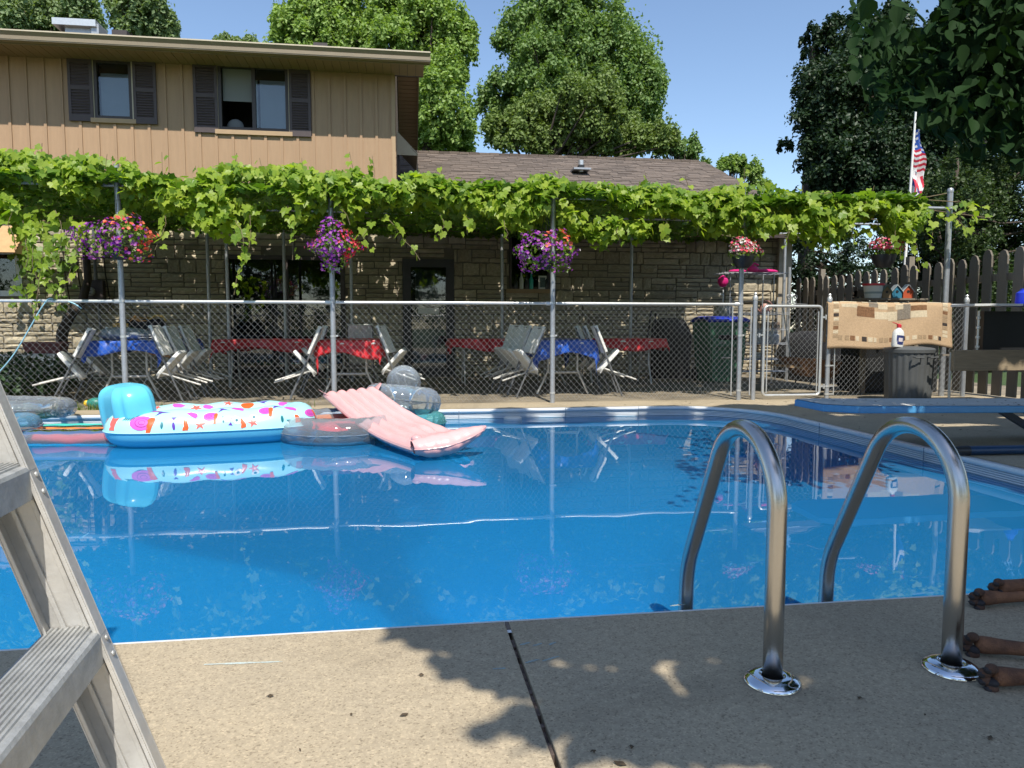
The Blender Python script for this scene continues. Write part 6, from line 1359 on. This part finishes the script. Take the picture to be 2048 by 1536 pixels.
# ------------------------------------------------------------------ aluminium step ladder
dW = Vector((-.084,.9965,0)); eW = Vector((.9965,.084,0)); foot = Vector((-.428,1.375,0)); UZ = Vector((0,0,1))
ld_ = thing('step_ladder', 'worn aluminium step ladder with ribbed treads at the left picture edge', 'step ladder', foot)
U = (eW*-.327+UZ).normalized(); Nn = (eW+UZ*.327).normalized()
def chan(o, sgn, name='side_rail', U_=U, N_=Nn, H=1.62, w=.086, fl=.034):
    m = MB(); t_ = .003; L_ = H/U_.z; D = dW*sgn        # D points from web towards the channel opening
    def bx(n0, n1, d0, d1):
        P = [o+N_*n+D*d+U_*l for l in (0, L_) for n, d in ((n0,d0),(n1,d0),(n1,d1),(n0,d1))]
        m.add(P, [(0,3,2,1),(4,5,6,7),(0,1,5,4),(1,2,6,5),(2,3,7,6),(3,0,4,7)])
    bx(-w, 0, 0, t_); bx(-t_, 0, t_, fl); bx(-w, -w+t_, t_, fl)
    bx(-t_-.007, -t_, fl-.004, fl); bx(-w+t_, -w+t_+.006, fl-.004, fl)
    for q in (-.026, -.060): bx(q-.004, q+.004, t_, t_+.006)
    bevel(m.build(name, M['alu'], ld_, world=True), .0012, 2)
    return m
chan(foot, -1); near_o = foot-dW*.47; chan(near_o, 1)
for i, zs in enumerate((.06, .365, .665, .965, 1.265)):
    e0 = foot+U*(zs/U.z); w_ = .094; m = MB(); prof = [(-w_,0)]; nrb = 9
    for k in range(nrb): a = -w_+.004+(w_-.016)*k/nrb; b = -w_+.004+(w_-.016)*(k+1)/nrb; prof += [(a,0),(a+(b-a)*.25,.0032),(a+(b-a)*.65,.0032),(a+(b-a)*.8,0)]
    prof += [(-.011,0),(-.003,-.002),(.001,-.008),(.0035,-.058),(-.004,-.060),(-.006,-.012),(-.02,-.006),(-w_,-.006)]
    P0, P1_ = e0-dW*.005, near_o+U*(zs/U.z)+dW*.005
    n = len(prof); vs = [P0+eW*(a+.002)+UZ*b for a, b in prof]+[P1_+eW*(a+.002)+UZ*b for a, b in prof]
    m.add(vs, [tuple(range(n)), tuple(reversed(range(n,2*n)))]+[(i_,n+i_,n+(i_+1)%n,(i_+1)%n) for i_ in range(n)])
    m.build('tread', M['alu_dull'], ld_, world=True)
    m = MB()
    for dz in (-.018, -.048):
        c = e0+Nn*.0005-dW*.016+UZ*dz+eW*(-.327*dz); q = Nn.to_track_quat('Z','Y').to_matrix().to_4x4(); m.lathe([(.0055,0),(.005,.0022),(.0028,.0036),(.0001,.004)], 12, c, q)
    m.build('rivets', M['alu_dull'], ld_, world=True, smooth=True, kind='stuff')
topz = 1.56; tc_ = foot+U*(topz/U.z); MB().bar(tc_-eW*.09+dW*.02, tc_-eW*.09-dW*.49, .22, .05).build('top_cap', M['alu'], ld_, world=True)
for o in (foot+dW*-.02, near_o+dW*.02):
    a = o+U*(1.5/U.z)-eW*.12; b = Vector((o.x, o.y, 0))-eW*1.25; MB().bar(b, a, .05, .025, up=tuple(dW)).build('rear_leg', M['alu'], ld_, world=True)
for zf in (.35, .9):
    p = [ (Vector((o.x,o.y,0))-eW*1.25).lerp(o+U*(1.5/U.z)-eW*.12, zf/1.5) for o in (foot+dW*-.02, near_o+dW*.02)]; MB().bar(p[0], p[1], .03, .02).build('rear_brace', M['alu'], ld_, world=True)
for o in (foot, near_o): MB().bar(o+UZ*.0-eW*.09, o+UZ*.0+eW*.012, .05, .03).build('foot_pad', M['black'], ld_, world=True)

# ------------------------------------------------------------------ marks and litter on the near deck
def stroke(px0, py0, px1, py1, w, mt, name='chalk_mark'):
    a, b = G(px0,py0,.0012), G(px1,py1,.0012); d = (b-a).normalized(); s = Vector((-d.y,d.x,0)); m = MB(); r = random.Random(px0); n = 14; vs = []
    for i in range(n+1):
        p = a.lerp(b, i/n); k = w*(math.sin(PI*min(1,.06+i/n*.94))**.4)*r.uniform(.6,1.1); vs += [p+s*k, p-s*k*r.uniform(.5,1)]
    m.add(vs, [(2*i, 2*i+1, 2*i+3, 2*i+2) for i in range(n)]); return m.build(name, mt, kind='structure')
ch = mat('blue_chalk', (.50,.62,.60), .9, var=.35, nscale=120, col2=(.40,.38,.31))
stroke(408,1329,566,1323,.006,ch)
ch2 = mat('faint_blue_chalk', (.30,.42,.42), .9, var=.4, nscale=90, col2=(.30,.29,.24))
for a in ((1040,1290,1062,1284),(1066,1292,1085,1286),(1098,1290,1112,1284),(1085,1322,1120,1312),(1050,1326,1080,1318),(1340,1212,1372,1208),(985,1338,1012,1336)): stroke(*a, .006, ch2)
m = MB()
for px, py, s in ((842,1350,.008),(808,1430,.008),(540,1392,.007),(703,1429,.004),(1240,1527,.012),(1262,1494,.006),(1186,1503,.005),(1720,1396,.006),(1980,1476,.009),(600,1500,.004),(1850,1430,.004)):
    c = G(px,py,.003); a = random.uniform(0,6); m.add([(c.x+s*math.cos(a+k*1.047)*(1.5 if k % 3 == 0 else .6), c.y+s*math.sin(a+k*1.047)*.8, .002+.004*(k % 2)) for k in range(6)], [(0,1,2,3,4,5)])
lit = m.build('leaf_litter', mat('dry_leaf', (.10,.07,.04), .9, var=.5, nscale=60)); tag(lit, 'bits of dry leaf scattered on the concrete deck', 'leaf litter', kind='stuff')
m = MB()
for i in range(200):
    x_, y_ = random.uniform(1.0,8.5), random.uniform(5.3,8.4)
    if x_ < 3.95 and y_ < 8.03: continue
    s = random.uniform(.006,.016); a = random.uniform(0,6); m.add([(x_+s*math.cos(a+k*1.57)*(1.7 if k % 2 else .7), y_+s*math.sin(a+k*1.57), .003+.004*(k % 2)) for k in range(4)], [(0,1,2,3)])
l2 = m.build('leaf_litter', M['bark']); tag(l2, 'dark fallen leaves scattered on the far deck near the diving board', 'leaf litter', kind='stuff')

# ------------------------------------------------------------------ dog lying on its side
def skin(name, chains, parent, mt, sub=2, root=0):
    me = bpy.data.meshes.new(name); vs, es, rs = [], [], []
    for ch_ in chains:
        prev = None
        for item in ch_:
            if isinstance(item, int): prev = item; continue
            p, r = item; vs.append(p); rs.append(r); i = len(vs)-1
            if prev is not None: es.append((prev, i))
            prev = i
    me.from_pydata(vs, es, []); o = bpy.data.objects.new(name, me); COL.objects.link(o)
    mo = o.modifiers.new('skin', 'SKIN'); mo.use_smooth_shade = True
    for i, r in enumerate(rs): d_ = me.skin_vertices[0].data[i]; d_.radius = (r if isinstance(r, tuple) else (r, r)); d_.use_root = (i == root)
    sb__ = o.modifiers.new('sub', 'SUBSURF'); sb__.levels = sub; sb__.render_levels = sub
    dg = bpy.context.evaluated_depsgraph_get(); dg.update(); m2 = bpy.data.meshes.new_from_object(o.evaluated_get(dg)); bpy.data.objects.remove(o)
    m2.materials.clear(); m2.materials.append(mt); m2.polygons.foreach_set('use_smooth', [True]*len(m2.polygons)); q = bpy.data.objects.new(name, m2); COL.objects.link(q); q.parent = parent; return q
fur = mat('brown_fur', (.30,.135,.065), .8, var=.45, nscale=14, bump=.5, bscale=260, col2=(.07,.03,.018)); furd = mat('dark_toe_fur', (.13,.065,.04), .85, var=.4, nscale=30, bump=.5, bscale=260); padm = mat('paw_pad', (.03,.026,.028), .75, bump=.5, bscale=120)
A, B_, C_, D_ = G(1958,1196,.03), G(1996,1176,.055), G(1950,1288,.03), G(1984,1352,.03)
dog = thing('dog', 'brown dog lying on its side at the pool edge with dark padded paws', 'dog', (2.25,1.75,0))
hip = Vector((2.42,2.00,.13)); sho = Vector((2.36,1.42,.13))
V = Vector
chains = [[(hip,(.13,.11)),(V((2.45,1.78,.13)),(.12,.11)),(V((2.43,1.58,.14)),(.14,.125)),(sho,(.13,.12)),(V((2.36,1.22,.12)),(.085,.08)),(V((2.33,1.10,.10)),(.075,.07)),(V((2.27,.98,.09)),(.065,.06)),(V((2.20,.88,.065)),(.042,.038)),(V((2.16,.82,.055)),(.032,.028))]]
def leg(start, base, knee, hock, tip, r0):
    d = (tip-hock).normalized()
    return [start, (base,r0), (knee,r0*.62), (hock,.025), (hock.lerp(tip,.45),.0185), (hock.lerp(tip,.76),.021), (tip-d*.016,.027), (tip+d*.004,.021)]
chains += [leg(0, hip+V((-.12,.02,-.05)), hip+V((-.24,-.03,-.07)), A+V((.30,-.02,.005)), A, .07), leg(0, hip+V((-.10,.03,.05)), hip+V((-.22,.03,.03)), B_+V((.28,-.01,.025)), B_, .065),
           leg(3, sho+V((-.12,.04,-.06)), sho+V((-.26,.10,-.08)), C_+V((.26,-.14,.01)), C_, .06), leg(3, sho+V((-.12,.0,-.07)), sho+V((-.25,.03,-.085)), D_+V((.28,-.06,.0)), D_, .055)]
chains += [[0, (hip+V((.10,.10,-.04)),.03),(hip+V((.26,.13,-.09)),.02),(hip+V((.42,.08,-.11)),.012)]]
base_ = V((2.25,1.75,0)); ch2_ = []
for c_ in chains: ch2_.append([it if isinstance(it, int) else (tuple(it[0]-base_), it[1]) for it in c_])
skin('body', ch2_, dog, fur)
for s, z_ in ((1,.03),(1,.15)):
    MB().grid(lambda u, v: (2.30+.05*v+.02*u-2.25, 1.04+.10*u-.05*v-1.75, z_+.03*math.sin(PI*v)), 6, 6).build('ear', fur, dog, smooth='all').modifiers.new('s','SOLIDIFY').thickness = .008
MB().ball((2.15-2.25,.80-1.75,.06), .016,.014,.014).build('nose', padm, dog, smooth=True)
for z_ in (.115,): MB().ball((2.235-2.25,.93-1.75,z_+.018), .009).build('eye', M['black'], dog, smooth=True)
for tip, hock in ((A,A+V((.30,-.02,.005))),(B_,B_+V((.28,-.01,.025))),(C_,C_+V((.26,-.14,.01))),(D_,D_+V((.28,-.06,0)))):
    d = (tip-hock).normalized(); s = Vector((-d.y,d.x,0)).normalized(); up = V((0,0,1)); p0 = tip-base_
    sole = (-s*.2-up*.0)
    for k, (a, b_) in enumerate(((-.032,.002),(-.012,.016),(.011,.018),(.031,.006))):      # toes fan out over the top of the paw
        c = p0+d*(.004+b_*.8)+up*a*.78+s*(.006+.006*math.cos(k*2)); MB().ball(c, .0165,.0145,.0125, n=12).build('toe', furd, dog, smooth='all')
        MB().ball(c+d*.0095+s*.002-up*.003, .0095,.0115,.0095, n=8).build('paw_pad', padm, dog, smooth='all')
        MB().tube([c+d*.010, c+d*.021-s*.003], [.0045,.0012], 6).build('claw', M['black'], dog, smooth=True)
    MB().ball(p0+d*.004+s*.010-up*.012, .016,.016,.012, n=10).build('paw_pad', padm, dog, smooth='all')

# ------------------------------------------------------------------ shade tree overhead
def project(P):
    Q = (np.asarray(P)-np.array([0,0,CH])) @ np.array(CM.to_3x3()); return 1024+FPX*Q[:,0]/np.maximum(-Q[:,2],1e-3), 768-FPX*Q[:,1]/np.maximum(-Q[:,2],1e-3), -Q[:,2]
sh_t = thing('shade_tree', 'overhanging shade tree with dark leaves reaching into the upper right of the view', 'tree', (5.6,-2.4,0))
gaps = [(G(px,py,0), r) for px, py, r in ((1205,1338,.055),(1240,1352,.05),(1275,1365,.05),(1325,1368,.045),(1350,1345,.05),(1360,1352,.03))]
N0 = 70000
sx_ = rng.uniform(-.1,9.5,N0); sy_ = rng.uniform(.62,8.05,N0)
def edge(y): return np.where(y < 1.45, .33+(1.45-y)*3.4, np.where(y < 2.15, .33-(y-1.45)*.5, .0+(y-2.15)*.17))
wob = .07*np.sin(sy_*23+sx_*5)+.05*np.sin(sy_*41+sx_*31)+.03*np.sin(sx_*67)
ok = sx_ > edge(sy_)+wob
ok &= ~((sy_ > 7.9+.12*np.sin(sx_*7)))
ok &= ~((sy_ > 2.17) & (sy_ < 7.45+.1*np.sin(sx_*3)) & (sx_ < 3.75)); ok &= ~((sx_ > 3.4) & (sy_ < 3.2))
for c, r in gaps: ok &= np.hypot(sx_-c.x, sy_-c.y) > r*(1+.3*np.sin(sx_*60))
ok &= ~((sx_ > 4.3) & (sy_ > 5.6) & (np.sin(sx_*2.1+sy_*9)+np.sin(sx_*1.3-sy_*6) > 1.15))      # thin spots over the far right of the deck
sx_, sy_ = sx_[ok], sy_[ok]; n = len(sx_)
h = rng.choice([3.3,3.8,4.3,4.9,5.6,6.3,6.9], n)+rng.normal(0,.14,n)
near_e = (sx_-edge(sy_) < .8) & (sy_ < 2.6); h = np.where(near_e, rng.uniform(2.6,3.4,n), h)
k = 1/SUN.z; P_ = np.stack([sx_+SUN.x*k*h, sy_+SUN.y*k*h, h], 1)
px_, py_, dep = project(P_); bad = (dep > 0) & (px_ > -150) & (px_ < 2250) & (py_ > -60)
for _ in range(6):
    h = np.where(bad, h+.9, h); P_ = np.stack([sx_+SUN.x*k*h, sy_+SUN.y*k*h, h], 1); px_, py_, dep = project(P_); bad = (dep > 0) & (px_ > -150) & (px_ < 2250) & (py_ > -60)
P_ = P_[~bad]; n = len(P_)
nl = Vector(SUN); base_r = rots(n, .45, .4)
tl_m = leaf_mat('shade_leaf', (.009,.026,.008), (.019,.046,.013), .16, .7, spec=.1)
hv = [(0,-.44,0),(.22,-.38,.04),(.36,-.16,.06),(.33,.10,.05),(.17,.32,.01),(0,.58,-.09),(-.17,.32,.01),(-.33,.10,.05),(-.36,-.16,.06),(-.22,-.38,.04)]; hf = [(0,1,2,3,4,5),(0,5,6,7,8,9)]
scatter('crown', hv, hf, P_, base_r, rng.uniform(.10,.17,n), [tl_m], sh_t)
# the branch that hangs into view
def in_branch(px, py):
    b = np.interp(px, [1690,1710,1760,1830,1870,1920,2000,2120], [-20,150,235,215,285,300,330,330]); t = np.interp(px, [1690,1715,1745,1780,1830,1870,1900,1960,2000], [-20,-60,-80,-90,-90,-30,30,-60,-90]) 
    gap = (px > 1740) & (px < 1880) & (py < np.interp(px, [1740,1790,1850,1880],[40,45,75,10]))
    return (py < b+14*np.sin(px/17)+9*np.sin(px/7.3)) & (px > 1698+10*np.sin(py/13)) & ~gap
nb_ = 9500; px_ = rng.uniform(1690,2200,nb_); py_ = rng.uniform(-50,350,nb_); dens = np.clip((px_-1690)/160,.25,1)*np.clip((330-py_)/120,.35,1)
m_ = in_branch(px_, py_) & (rng.random(nb_) < dens); px_, py_ = px_[m_], py_[m_]
dep = rng.uniform(3.2,5.0,len(px_)); P2_ = np.array([tuple(Vector((0,0,CH))+ray(a,b)*d) for a, b, d in zip(px_, py_, dep)])
ex = [(1735,18,2.5),(1712,12,2.55),(1752,25,2.6),(1818,22,2.6),(1838,32,2.65),(1800,10,2.6),(1795,30,2.7),(1860,55,2.8),(1722,40,2.7),(1705,120,2.9),(1712,140,3.0)]
P3 = np.array([tuple(Vector((0,0,CH))+ray(a,b)*d) for a, b, d in ex])
allP = np.concatenate([P3, P2_]); R3 = drop_rot(len(allP), R(58), .5, 1.2); S3 = rng.uniform(.055,.09,len(allP))
bme = MB().add(hv, hf).mesh('leaf', [tl_m])
for i in range(180):
    o = bpy.data.objects.new('leaf', bme); COL.objects.link(o); o.parent = sh_t; o.matrix_basis = Matrix.Translation(Vector(allP[i])-sh_t.location) @ Matrix(R3[i].tolist()).to_4x4() @ Matrix.Scale(float(S3[i]), 4)
scatter('crown', hv, hf, allP[180:], R3[180:], S3[180:], [tl_m], sh_t)
m = MB(); tb_ = Vector((5.6,-2.4,0)); m.tube([tb_, tb_+V((-.05,.05,1.2)), tb_+V((-.2,.2,2.6)), tb_+V((-.6,.8,4.2)), tb_+V((-1.2,1.6,6.0))], [.26,.21,.18,.12,.06], 12)
def eyep(px, py, d): return Vector((0,0,CH))+ray(px,py)*d
limbs = [[tb_+V((-.2,.2,2.6)), V((4.6,0,3.1)), V((3.9,1.8,2.9)), eyep(2010,-90,4.2), eyep(1880,-60,3.8), eyep(1730,-15,3.2)], [tb_+V((-.2,.2,2.6)), V((5.0,.6,2.9)), eyep(2060,200,4.4), eyep(1960,240,4.0), eyep(1860,220,3.7)], [tb_+V((-.6,.8,4.2)), V((3,-1.5,4.6)), V((1,-2,4.2)), V((-.8,-1.5,3.6))], [tb_+V((-.6,.8,4.2)), V((4,1,5)), V((2.5,2.5,5.6)), V((1.2,3.4,6.2))], [tb_+V((-1.2,1.6,6.0)), V((5,2,6.6)), V((6,3.6,7))], [tb_+V((-.2,.2,2.6)), V((6.5,.5,3.6)), V((7,2.4,4.6))]]
for l_ in limbs: q = smooth_pts(l_, 4); m.tube(q, [.075*(1-i/(len(q)-1))**1.6+.004 for i in range(len(q))], 7)
m.build('trunk', M['bark'], sh_t, world=True, smooth='all')
